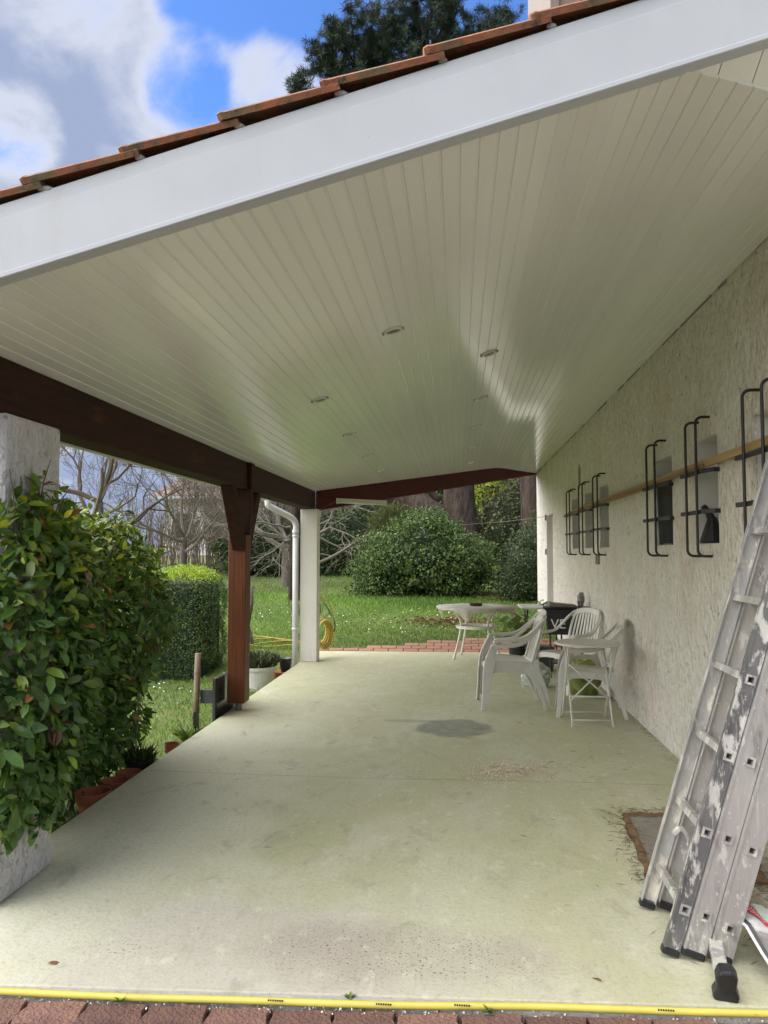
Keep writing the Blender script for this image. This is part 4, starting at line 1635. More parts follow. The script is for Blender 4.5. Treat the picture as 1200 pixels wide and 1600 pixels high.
def bags_and_pots():
    b = crumple('plastic_bag', (0.14, 0.11, 0.14), 3, 'bag_clear', 0.35, nu=26, nv=18)
    b.location = (0.84, 8.55, 0.115)
    tag(b, 'clear plastic bag of colourful bottles on the floor under the white chairs', 'bag')
    b = crumple('plastic_sack', (0.17, 0.13, 0.20), 8, 'bag_lime', 0.25, nu=24, nv=16)
    b.location = (1.25, 8.05, 0.164)
    tag(b, 'yellow green plastic sack behind the small folding table', 'sack')
    b = MB().prism([(-0.15, 0), (0.15, 0), (0.17, 0.30), (-0.17, 0.30)], 'y', -0.12, 0.12).build('dark_crate', 'bag_dark', None, bevel=0.01)
    b.location = (1.00, 9.75, 0)
    tag(b, 'dark plastic crate on the floor behind the plastic bag', 'crate')
    # potted plant with big leaves
    t = thing('potted_plant', 'black pot with broad green leaves behind the stacked chairs', 'potted plant', (0.78, 10.25, 0))
    MB().lathe([(0.001, 0), (0.10, 0), (0.135, 0.22), (0.148, 0.225), (0.148, 0.25), (0.13, 0.25), (0.125, 0.21), (0.001, 0.20)], seg=20).build('pot', 'black_plastic', t, smooth=False)
    rs = np.random.RandomState(5)
    rng = random.Random(5)
    lm = np_mesh('leaf', *_leafobj(0.16, 0.14), 'leaf_young_single')
    for k in range(46):
        a = rng.uniform(0, 6.28)
        r_ = rng.uniform(0.02, 0.27)
        z = 0.30 + rng.uniform(0.0, 0.34)
        o = link_mesh('leaf', lm, t)
        o.location = (r_ * math.cos(a), r_ * math.sin(a), z)
        o.rotation_euler = (rng.uniform(-0.3, 0.3), rng.uniform(-0.2, 0.7), a + rng.uniform(-0.5, 0.5))
        o.scale = [rng.uniform(0.7, 1.15)] * 3
        if k % 3 == 0:
            MB().tube([(0.02 * math.cos(a), 0.02 * math.sin(a), 0.2), (r_ * math.cos(a), r_ * math.sin(a), z)], 0.005, 5).build('stem', 'leaf_young_single', t)


def _leafobj(l, w):
    V, F, t = leaves(np.zeros((1, 3)), np.array([[1.0, 0, 0]]), np.array([[0, 0, 1.0]]), [l], [w], np.ones((1, 3)), LEAF8)
    return V, F


bags_and_pots()


# ---- ladder -----------------------------------------------------------
def ladder():
    t = thing('ladder', 'paint splattered aluminium triple extension ladder leaning on the wall', 'ladder', (0.80, 2.95, 0))
    a = math.atan(0.300)
    U = Vector((math.sin(a), 0, math.cos(a)))
    Wd = Vector((math.cos(a), 0, -math.sin(a)))
    Vv = Vector((0.02, 1, 0)).normalized()
    O = Vector((0.726, 2.915, 0.040))
    LEN = 2.06

    def P(u, v, w):
        return O + U * u + Vv * v + Wd * w

    def bar(mb, u0, u1, v0, v1, w0, w1):
        vs = [P(u, v, w) for u in (u0, u1) for v in (v0, v1) for w in (w0, w1)]
        mb.add(vs, [(0, 1, 3, 2), (4, 6, 7, 5), (0, 4, 5, 1), (2, 3, 7, 6), (0, 2, 6, 4), (1, 5, 7, 3)])
    hole = 0.026
    # (w start, depth, near v, far v, first rung, material, foot offset)
    secs = [(0.000, 0.058, 0.000, 0.395, 0.150, 'alu_dark', 0.0, 'alu'),
            (0.062, 0.078, -0.012, 0.380, 0.165, 'alu_grey', 0.022, 'alu_grey'),
            (0.143, 0.082, -0.026, 0.365, 0.165, 'alu_grey', 0.046, 'alu_grey')]
    for si, (w0, d, v0, v1, r0, mt, fo, mfar) in enumerate(secs):
        w1 = w0 + d
        wc = (w0 + w1) / 2 + (0.004 if si else 0.006)
        us = []
        u = r0 - 0.01 * si
        while u < LEN - 0.1:
            us.append(u)
            u += 0.285
        for vi, v in enumerate((v0, v1)):
            s = 1 if vi == 0 else -1
            mb = MB()
            th = 0.004
            va, vb = (v, v + th) if s > 0 else (v - th, v)
            # web with square holes
            bar(mb, fo, LEN, va, vb, w0, wc - hole / 2)
            bar(mb, fo, LEN, va, vb, wc + hole / 2, w1)
            cu = fo
            for u in us:
                bar(mb, cu, u - hole / 2, va, vb, wc - hole / 2, wc + hole / 2)
                cu = u + hole / 2
            bar(mb, cu, LEN, va, vb, wc - hole / 2, wc + hole / 2)
            # flanges and a raised ridge along the web
            fa, fb_ = (v + th, v + 0.026) if s > 0 else (v - 0.026, v - th)
            bar(mb, fo, LEN, fa, fb_, w0, w0 + 0.004)
            bar(mb, fo, LEN, fa, fb_, w1 - 0.004, w1)
            ra, rb = (v - 0.003, v - 0.0002) if s > 0 else (v + 0.0002, v + 0.003)
            bar(mb, fo, LEN, ra, rb, w0, w0 + 0.008)
            bar(mb, fo, LEN, ra, rb, w1 - 0.008, w1)
            mb.build('stile', mt if vi == 0 else mfar, t, world=True)
            cp = MB()
            ca, cb = (v - 0.006, v + 0.03) if s > 0 else (v - 0.03, v + 0.006)
            zl = (w0 + w1) / 2
            bar(cp, fo - 0.022, fo + 0.004, ca, cb, w0 - 0.003, w1 + 0.001)
            cp.build('end_cap', 'black_plastic', t, world=True, bevel=0.006, seg=2)
        for u in us:
            rg = MB()
            h = hole / 2
            tk = 0.003
            ha, hb = v0 - 0.004, v1 + 0.004
            bar(rg, u - h, u - h + tk, ha, hb, wc - h, wc + h)
            bar(rg, u + h - tk, u + h, ha, hb, wc - h, wc + h)
            bar(rg, u - h + tk, u + h - tk, ha, hb, wc - h, wc - h + tk)
            bar(rg, u - h + tk, u + h - tk, ha, hb, wc + h - tk, wc + h)
            # flared collar round the open end
            for (ua, ub, wa, wb) in ((u - h - 0.005, u - h, wc - h - 0.005, wc + h + 0.005), (u + h, u + h + 0.005, wc - h - 0.005, wc + h + 0.005),
                                     (u - h, u + h, wc - h - 0.005, wc - h), (u - h, u + h, wc + h, wc + h + 0.005)):
                bar(rg, ua, ub, v0 - 0.0055, v0 - 0.0002, wa, wb)
            rg.build('rung', 'alu', t, world=True)
    # stabiliser bar with its rubber foot, reaching towards the viewer
    p0 = P(0.06, -0.03, 0.175)
    p1 = Vector((0.857, 2.70, 0.055))
    MB().ribbon([p0 + Vector((0, 0.05, 0.02)), p1], 0.038, 0.045, Vector((0, 0, 1))).build('stabiliser_bar', 'alu', t, world=True, bevel=0.004)
    f = MB()
    prof = [(-0.034, 0.0), (0.036, 0.0), (0.040, 0.02), (0.030, 0.045), (0.036, 0.085), (0.018, 0.108), (-0.022, 0.104), (-0.032, 0.075), (-0.030, 0.04), (-0.044, 0.016)]
    f.prism(prof, 'y', -0.028, 0.028)
    f.xform(Matrix.Translation((0.862, 2.685, 0.0)) @ Matrix.Rotation(R(-12), 4, 'Z') @ Matrix.Rotation(R(10), 4, 'X'))
    f.build('rubber_foot', 'black_plastic', t, world=True, bevel=0.009, seg=2)
    # snap hook between the sections
    MB().ribbon(smooth_path([P(0.30, 0.36, 0.045), P(0.335, 0.34, 0.06), P(0.325, 0.30, 0.075), P(0.29, 0.29, 0.085)], 4), 0.022, 0.005, Vector((0, 0, 1))).build('safety_hook', 'alu', t, world=True)


ladder()


# ---- bag of potting soil -----------------------------------------------
def soil_bag():
    t = thing('soil_sack', 'crumpled white plastic sack with red label stripe on the floor beside the ladder', 'sack', (1.17, 2.9, 0))
    # a half empty sack lying down, mouth open towards the ladder
    rs = np.random.RandomState(4)
    n, m = 22, 14

    def top(u, v):
        # u along from mouth (0) to wall (1); v from far (0) to near (1)
        x = 0.985 + 0.46 * u + 0.10 * v * v
        y = 3.06 - 0.38 * v
        z = 0.135 * (math.sin(math.pi * min(1, 0.22 + v * 0.78)) ** 0.8) * (0.55 + 0.6 * math.sin(math.pi * (0.25 + 0.5 * u))) + 0.010 * math.sin(9 * u + 5 * v) + 0.008 * math.sin(17 * v - 6 * u)
        z += 0.006 * math.sin(31 * u + 13 * v)
        return (x, y, max(z, 0.008) + 0.02 * (1 - v))
    vs, fs = [], []
    for i in range(n + 1):
        for j in range(m + 1):
            vs.append(top(i / n, j / m * 0.55))
    for i in range(n):
        for j in range(m):
            fs.append((i * (m + 1) + j, (i + 1) * (m + 1) + j, (i + 1) * (m + 1) + j + 1, i * (m + 1) + j + 1))
    o = MB().add(vs, fs).build('upper_face', 'bag_white', t, world=True, smooth=True)
    o.modifiers.new('s', 'SOLIDIFY').thickness = 0.0015
    vs = []
    for i in range(n + 1):
        for j in range(m + 1):
            u, v = i / n, 0.55 + j / m * 0.45
            p = top(u, v)
            k = math.sin(math.pi * j / m)
            vs.append((p[0], p[1] + 0.03 * k, p[2] - 0.035 * k if p[2] - 0.035 * k > 0.004 else 0.004))
    o = MB().add(vs, fs).build('inner_face', 'bag_grey', t, world=True, smooth=True)
    o.modifiers.new('s', 'SOLIDIFY').thickness = 0.0015
    # lower white lip on the floor and black lined hem
    lip = [top(i / n, 1.0) for i in range(n + 1)]
    lv = []
    for i, p in enumerate(lip):
        w = 0.03 + 0.012 * math.sin(i * 1.1)
        lv += [(p[0], p[1] + 0.01, p[2] + 0.006), (p[0] - 0.012, p[1] - w, 0.006 + 0.006 * abs(math.sin(i * 0.9)))]
    o = MB().add(lv, [(2 * i, 2 * i + 2, 2 * i + 3, 2 * i + 1) for i in range(n)]).build('lower_lip', 'bag_white', t, world=True, smooth=True)
    o.modifiers.new('s', 'SOLIDIFY').thickness = 0.002
    hem = [top(0.0, j / 10) for j in range(11)]
    MB().ribbon([Vector(p) + Vector((-0.004, 0, 0.002)) for p in hem], 0.014, 0.004, Vector((1, 0, 0.6))).build('black_hem', 'bag_dark', t, world=True)
    MB().ribbon([Vector(p) + Vector((-0.014, -0.003, -0.002)) for p in hem], 0.010, 0.003, Vector((1, 0, 0.6))).build('hem', 'bag_white', t, world=True)
    hem2 = [top(i / 12 * 0.8, 0.97) for i in range(13)]
    MB().ribbon([Vector(p) + Vector((0, 0.004, 0.012)) for p in hem2], 0.012, 0.003, Vector((0, 1, 0.5))).build('black_hem', 'bag_dark', t, world=True)
    # red label stripe following the upper face, with its lettering
    sv = []
    ns = 14
    for i in range(ns + 1):
        f = i / ns
        for off in (-0.5, 0.5):
            u = 0.095 + 0.045 * f + off * 0.055
            v = 0.06 + 0.44 * f
            p = top(u, v)
            sv.append((p[0], p[1], p[2] + 0.004))
    o = MB().add(sv, [(2 * i, 2 * i + 2, 2 * i + 3, 2 * i + 1) for i in range(ns)]).build('label_stripe', 'bag_red', t, world=True)
    gv = []
    for i in range(ns + 1):
        f = i / ns
        for off in (0.7, 2.6):
            p = top(0.095 + 0.045 * f + off * 0.055, 0.06 + 0.44 * f)
            gv.append((p[0], p[1], p[2] + 0.003))
    MB().add(gv, [(2 * i, 2 * i + 2, 2 * i + 3, 2 * i + 1) for i in range(ns)]).build('label_panel', 'bag_green', t, world=True)
    tx = text_mesh('TERREAU', 0.030, 'letter_white')
    tx.name = 'lettering'
    # wrap the lettering onto the sack
    me = tx.data
    L = max(v.co.x for v in me.vertices)
    for v in me.vertices:
        f = 0.94 - 0.86 * v.co.x / L
        off = (v.co.y / 0.030) * 0.9 - 0.33
        off = -off
        p = top(0.095 + 0.045 * f + off * 0.055, 0.06 + 0.44 * f)
        v.co = Vector((p[0], p[1], p[2] + 0.0055)) - wloc(t)
    tx.parent = t


soil_bag()


# ---- yellow hose along the slab ------------------------------------------
def hoses():
    rng = random.Random(3)
    pts = []
    for i in range(22):
        x = -2.6 + i * 0.22
        pts.append((x, 2.553 + 0.047 * x + 0.004 * math.sin(x * 3.1) + 0.003 * math.sin(x * 7), 0.001 + 0.002 * math.sin(x * 2)))
    h = thing('garden_hose', 'bright yellow garden hose lying along the front edge of the slab', 'hose', (0, 2.41, -0.02))
    MB().tube(smooth_path(pts, 5), 0.0112, 10).build('pipe', 'hose_yellow', h, world=True, smooth=True)
    for x in (-0.62, -0.27, -0.02, 0.62):
        # printed marks along the hose
        y = 2.553 + 0.047 * x + 0.004 * math.sin(x * 3.1) + 0.003 * math.sin(x * 7)
        z = 0.001 + 0.002 * math.sin(x * 2)
        m = MB()
        for k in range(7):
            xa = x + k * 0.0075
            a = R(50)
            m.box(xa, xa + 0.0045, y - 0.0112 * math.cos(a) - 0.0028, y - 0.0112 * math.cos(a) + 0.0022, z + 0.0112 * math.sin(a) - 0.0028, z + 0.0112 * math.sin(a) + 0.0006)
        m.build('printed_mark', 'ink', h, world=True)
    # coiled hose hanging behind the far column
    t = thing('coiled_hose', 'coiled yellow hose hanging on the far side of the white column', 'hose', (-1.83, 10.55, 0.4))
    for k in range(7):
        r_ = 0.150 + 0.010 * (k % 4) + rng.uniform(-0.012, 0.012)
        yw = R(28 + rng.uniform(-7, 7))
        cx, cy = -1.925 + 0.017 * k, 10.62 - 0.012 * k
        pts = [(cx + r_ * math.cos(a) * math.sin(yw), cy + r_ * math.cos(a) * math.cos(yw), 0.36 + 1.12 * r_ * math.sin(a) - 0.006 * k) for a in np.linspace(0, 2 * math.pi, 27)]
        MB().tube(pts, 0.011, 7, cap=False).build('coil', 'hose_old' if k % 3 else 'hose_yellow', t, world=True, smooth=True)
    MB().tube(smooth_path([(-1.86, 10.5, 0.86), (-1.80, 10.5, 0.80), (-1.75, 10.54, 0.66), (-1.72, 10.56, 0.50)], 5), 0.011, 7).build('loose_end', 'hose_yellow', t, world=True, smooth=True)
    MB().tube(smooth_path([(-1.86, 10.5, 0.78), (-1.80, 10.5, 0.70), (-1.74, 10.52, 0.58)], 5), 0.010, 7).build('teal_end', 'hose_teal', t, world=True, smooth=True)
    MB().tube(smooth_path([(-1.74, 10.56, 0.60), (-1.70, 10.57, 0.45), (-1.72, 10.57, 0.36)], 5), 0.008, 7).build('hook', 'black_iron', t, world=True, smooth=True)
    # hose lying on the lawn
    t = thing('lawn_hose', 'old yellow hose lying in loops on the lawn behind the white pot', 'hose', (-3.0, 11.4, 0))
    for k in range(4):
        pts = []
        for i in range(11):
            x = -3.95 + i * 0.19
            y = 11.55 + 0.12 * k + 0.10 * math.sin(i * 0.8 + k * 1.7)
            pts.append((x, y, lawn_z(x, y) + 0.03 + 0.012 * math.sin(i + k)))
        MB().tube(smooth_path(pts, 4), 0.009, 7).build('loop', 'hose_old', t, world=True, smooth=True)


hoses()


# ---- pots, stake and edging left of the slab -------------------------------
def pot_shape(r1, r2, h, seg=24):
    return MB().lathe([(0.001, 0), (r1, 0), (r2 * 0.97, h * 0.80), (r2 * 1.05, h * 0.81), (r2 * 1.07, h), (r2 * 0.95, h), (r2 * 0.9, h * 0.8), (0.001, h * 0.78)], seg=seg)


def left_side():
    specs = [(-2.29, 3.98, 0.10, 0.15, 0.20, 'terracotta pot saucer nearest the shrub'), ]
    # terracotta bowls in a row along the slab
    def bowl(x, y, r_, ztop, label):
        z0 = lawn_z(x, y)
        t = thing('terracotta_pot', label, 'pot', (x, y, z0), 0, 'terracotta pots along the slab')
        h = ztop - z0
        MB().lathe([(0.001, 0), (r_ * 0.55, 0), (r_ * 0.84, h * 0.72), (r_ * 0.97, h * 0.80), (r_ * 1.02, h), (r_ * 0.93, h), (r_ * 0.82, h * 0.6), (0.001, h * 0.55)], seg=26).build('body', 'terracotta', t, smooth=False, bevel=0.003)
        MB().lathe([(0.001, h * 0.52), (r_ * 0.86, h * 0.52)], seg=20).build('soil', 'soil', t)
    bowl(-2.225, 4.58, 0.105, 0.0, 'wide terracotta bowl in the row closest to the shrub')
    bowl(-2.205, 4.83, 0.09, -0.005, 'terracotta bowl behind the widest one beside the slab edge')
    bowl(-2.20, 5.03, 0.085, -0.008, 'terracotta bowl just in front of the black planter')
    bowl(-2.165, 5.72, 0.055, 0.012, 'single terracotta pot between the black planter and the stake')
    # black hanging planter with hook and sprigs
    x, y = -2.235, 5.28
    z0 = lawn_z(x, y)
    t = thing('black_planter', 'black hanging planter with wire hook and sparse plants beside the slab', 'planter', (x, y, z0))
    h = 0.02 - z0
    MB().lathe([(0.001, 0), (0.075, 0), (0.100, h * 0.85), (0.112, h * 0.86), (0.114, h), (0.104, h), (0.092, h * 0.75), (0.001, h * 0.72)], seg=26).build('body', 'black_plastic', t)
    MB().lathe([(0.001, h * 0.9), (0.097, h * 0.9)], seg=20).build('soil', 'soil', t)
    MB().tube(smooth_path([(-0.03, 0, h * 0.8), (-0.025, 0, h + 0.14), (-0.012, 0, h + 0.25), (-0.025, 0, h + 0.30), (-0.012, 0, h + 0.33), (0.012, 0, h + 0.32)], 5), 0.0055, 6).build('hook', 'metal_bracket', t, smooth=True)
    rs = np.random.RandomState(12)
    n = 260
    a = rs.uniform(0, 6.28, n)
    rr = rs.uniform(0, 0.095, n)
    C = np.stack([rr * np.cos(a), rr * np.sin(a), h * 0.9 + rs.uniform(0, 0.02, n)], 1)
    D = np.stack([np.cos(a) * 0.5, np.sin(a) * 0.5, rs.uniform(0.3, 1.2, n)], 1) + rs.normal(0, 0.2, (n, 3))
    V, F, tt = leaves(C, D, rs.normal(0, 1, (n, 3)), rs.uniform(0.03, 0.12, n), rs.uniform(0.004, 0.014, n), tint_var(rs, n, 0.6, 1.6, 0.4))
    tt[: n * 4 // 5] *= np.array([1.3, 0.8, 0.8])
    o = link_mesh('sprigs', np_mesh('sprigs', V, F, 'leaf', tt), t)
    o['kind'] = 'stuff'
    # stake with black sleeve
    x, y = -2.52, 7.28
    z0 = lawn_z(x, y)
    t = thing('wooden_stake', 'weathered round wooden stake standing in the lawn left of the post', 'stake', (x, y, z0))
    MB().tube([(0, 0, 0.16), (0.003, 0, 0.34), (0.006, 0, 0.50), (0.012, 0, 0.72)], [0.031, 0.030, 0.031, 0.029], 12).build('pole', 'stake_wood', t, smooth=True)
    for z in (0.335, 0.53):
        MB().tube([(0.004, 0, z), (0.004, 0, z + 0.012)], 0.033, 12).build('tie', 'twig_pale', t)
    MB().box(-0.024, -0.004, -0.02, 0.02, -0.05, 0.16).box(0.004, 0.024, -0.02, 0.02, -0.05, 0.158).build('ground_spike', 'black_iron', t)
    # grey edging plank and dark leaning board behind post
    o = MB().box(-2.49, -2.16, 7.30, 7.325, 0.0, 0.13).build('edging_board', 'grey_plastic', None, bevel=0.004)
    tag(o, 'short grey board joining the stake to the dark glossy board', 'board')
    t = thing('dark_signboard', 'dark glossy board standing on edge left of the wooden post', 'panel', (-2.16, 7.2, -0.2))
    MB().box(-2.172, -2.155, 6.72, 7.48, -0.22, 0.33).build('sheet', 'glass_dark', t, world=True, bevel=0.02, seg=3)
    MB().box(-2.1745, -2.1525, 6.705, 6.72, -0.22, 0.335).build('rim', 'grey_plastic', t, world=True)
    # white bucket with lavender
    x, y = -2.50, 9.45
    z0 = lawn_z(x, y) - 0.03
    t = thing('lavender_pot', 'white plastic pot with grey green lavender beside the slab', 'potted plant', (x, y, z0))
    h = 0.05 - z0
    MB().lathe([(0.001, 0), (0.175, 0), (0.215, h * 0.86), (0.238, h * 0.87), (0.241, h), (0.222, h), (0.185, h * 0.85), (0.001, h * 0.84)], seg=30).build('pot', 'pot_white', t, smooth=False)
    MB().lathe([(0.001, h * 0.92), (0.19, h * 0.92)], seg=20).build('soil', 'soil', t)
    n = 1900
    a = rs.uniform(0, 6.28, n)
    rr = 0.19 * np.sqrt(rs.uniform(0, 1, n))
    C = np.stack([rr * np.cos(a), rr * np.sin(a), np.full(n, h * 0.9)], 1)
    D = np.stack([np.cos(a) * rr * 3.4, np.sin(a) * rr * 3.4, np.full(n, 0.8)], 1) + rs.normal(0, 0.16, (n, 3))
    g = rs.uniform(0.55, 1.35, (n, 1))
    V, F, tt = leaves(C, D, rs.normal(0, 1, (n, 3)), rs.uniform(0.08, 0.235, n), rs.uniform(0.005, 0.011, n), g * np.array([[2.1, 1.45, 3.0]]))
    o = link_mesh('lavender', np_mesh('lavender', V, F, 'leaf', tt), t)
    o['kind'] = 'stuff'
    # little dark pot behind it and its saucer
    x, y = -2.23, 9.85
    t = thing('small_dark_pot', 'small dark pot on a terracotta saucer between the white pot and the downpipe', 'pot', (x, y, lawn_z(x, y)))
    z0 = lawn_z(x, y)
    MB().lathe([(0.001, 0), (0.13, 0), (0.15, 0.16), (0.001, 0.16)], seg=20).build('saucer', 'terracotta', t)
    MB().lathe([(0.001, 0.161), (0.06, 0.161), (0.085, 0.33), (0.078, 0.33), (0.001, 0.31)], seg=20).build('pot', 'black_plastic', t)


left_side()


# ---- hatch and debris on the floor -----------------------------------------
def floor_details():
    t = thing('floor_hatch', 'square concrete floor hatch with rusty dirt filled frame behind the ladder', 'hatch', (1.05, 4.05, 0))
    q = [Vector((0.895, 4.47, 0)), Vector((0.83, 3.60, 0)), Vector((1.36, 3.60, 0)), Vector((1.40, 4.52, 0))]
    c = sum(q, Vector()) / 4
    inner = [c + (p - c) * 0.84 for p in q]
    mb = MB()
    n = 16
    rng = random.Random(1)
    vs = []
    for k in range(4):
        for i in range(n):
            f = i / n
            po = q[k].lerp(q[(k + 1) % 4], f)
            pi = inner[k].lerp(inner[(k + 1) % 4], f)
            po = c + (po - c) * rng.uniform(0.97, 1.05)
            pi = c + (pi - c) * rng.uniform(0.97, 1.03)
            pm = (po + pi) / 2
            vs += [(po.x, po.y, 0.001), (pm.x, pm.y, rng.uniform(0.006, 0.014)), (pi.x, pi.y, 0.007)]
    tot = 4 * n
    fs = []
    for i in range(tot):
        i2 = (i + 1) % tot
        fs += [(i * 3, i2 * 3, i2 * 3 + 1, i * 3 + 1), (i * 3 + 1, i2 * 3 + 1, i2 * 3 + 2, i * 3 + 2)]
    mb.add(vs, fs).build('dirt_frame', 'rust_dirt', t, world=True, smooth=True)
    MB().add([(p.x, p.y, 0.0055) for p in [c + (p - c) * 0.86 for p in q]], [(0, 1, 2, 3)]).build('cover', 'hatch_concrete', t, world=True)
    rs = np.random.RandomState(21)

    def scatter(name, label, pts, lens, wid, tints, m, cat, flat=0.15):
        n = len(pts)
        a = rs.uniform(0, 6.28, n)
        D = np.stack([np.cos(a), np.sin(a), rs.normal(0, flat * 0.5, n)], 1)
        Nn = np.stack([rs.normal(0, 0.35, n), rs.normal(0, 0.35, n), np.ones(n)], 1)
        V, F, tt = leaves(pts, D, Nn, lens, wid, tints, NEEDLE)
        V[:, 2] = np.maximum(V[:, 2], 0.0015)
        o = link_mesh(name, np_mesh(name, V, F, m, tt))
        tag(o, label, cat, None, 'stuff')
        return o
    # needles thrown over the slab, denser by the hatch and along the wall
    n0, n1, n2, n3 = 80, 1000, 800, 420
    P0 = np.stack([rs.uniform(-1.9, 1.4, n0), rs.uniform(2.6, 10.5, n0)], 1)
    e = rs.randint(0, 4, n1)
    f = rs.uniform(0, 1, n1)
    qa = np.array([[p.x, p.y] for p in q])
    P1 = qa[e] * (1 - f)[:, None] + qa[(e + 1) % 4] * f[:, None] + rs.normal(0, 0.045, (n1, 2))
    P2 = np.stack([XW - np.abs(rs.normal(0, 0.035, n2)) - 0.005, rs.uniform(3.0, 11, n2)], 1)
    P3 = np.stack([rs.normal(1.25, 0.2, n3), rs.normal(3.35, 0.3, n3)], 1)
    P4 = np.stack([rs.normal(0.95, 0.30, 40), rs.normal(5.2, 0.6, 40)], 1)
    PP = np.concatenate([P0, P1, P2, P3, P4])
    n = len(PP)
    pts = np.concatenate([PP, rs.uniform(0.002, 0.006, (n, 1))], 1)
    g = rs.uniform(0.35, 1.25, (n, 1)) * np.array([[1.0, 0.9, 0.8]])
    ln = rs.uniform(0.02, 0.075, n)
    ln[n0 + n1:n0 + n1 + n2] *= 0.6
    scatter('pine_needles', 'brown pine needles and grit blown over the patio slab', pts, ln, rs.uniform(0.0018, 0.0030, n), g, 'debris', 'needles')
    # sand spill: low pile of grains
    n = 2600
    a = rs.uniform(0, 6.28, n)
    r_ = np.abs(rs.normal(0, 1, n))
    x = 0.33 + 0.13 * r_ * np.cos(a) + 0.05 * rs.normal(0, 1, n)
    y = 5.27 + 0.15 * r_ * np.sin(a)
    arm = rs.uniform(0, 1, n) < 0.3
    sgn = np.where(rs.uniform(0, 1, n) < 0.5, 1, -1)
    x = np.where(arm, 0.33 + sgn * rs.uniform(0.05, 0.28, n), x)
    y = np.where(arm, 5.27 + sgn * np.abs(x - 0.33) * 0.45 + rs.normal(0, 0.05, n), y)
    z = 0.007 * np.exp(-((x - 0.33) ** 2 + (y - 5.27) ** 2) / 0.02) * rs.uniform(0, 1, n) + 0.002
    dark = rs.uniform(0, 1, (n, 1)) < 0.06
    g = np.where(dark, np.array([[0.22, 0.19, 0.17]]), np.array([[1.15, 1.1, 1.02]]) * rs.uniform(0.9, 1.4, (n, 1)))
    scatter('sand_spill', 'small pile of spilled sand and grit in the middle of the slab', np.stack([x, y, z], 1), rs.uniform(0.006, 0.016, n), rs.uniform(0.005, 0.012, n), g, 'sand_grain', 'sand', 0.2)
    # single fallen leaves
    lm = np_mesh('fallen_leaf', *_leafobj(0.05, 0.016), 'dead_leaf')
    for (x, y, rz, lab) in [(0.475, 2.73, 2.2, 'curled brown leaf lying on the slab near the yellow hose'),
                            (-1.45, 2.66, 0.4, 'dark crumpled leaf near the front left corner of the slab')]:
        o = link_mesh('fallen_leaf', lm)
        o.location = (x, y, 0.006)
        o.rotation_euler = (0.3, 0.15, rz)
        tag(o, lab, 'leaf')
    # weeds at the edge under the hose
    rng = random.Random(17)
    for i, (x, lab) in enumerate([(-1.10, 'small green weed under the hose at the left'), (0.09, 'small green weed under the hose in the middle of the edge'), (-0.36, 'small green weed above the hose left of the centre')]):
        y = 2.56 + 0.047 * x + (-0.025 if i < 2 else 0.025)
        n = 14
        a = rs.uniform(0, 6.28, n)
        C = np.zeros((n, 3)) + np.array([[0, 0, 0.004]])
        D = np.stack([np.cos(a), np.sin(a), rs.uniform(0.2, 1.2, n)], 1)
        V, F, tt = leaves(C, D, np.tile([[0, 0, 1.0]], (n, 1)), rs.uniform(0.015, 0.035, n), rs.uniform(0.006, 0.012, n), tint_var(rs, n, 1.2, 2.0, 0.3))
        o = link_mesh('weed', np_mesh('weed', V, F, 'leaf', tt))
        o.location = (x, y, -0.012)
        tag(o, lab, 'weed')


floor_details()


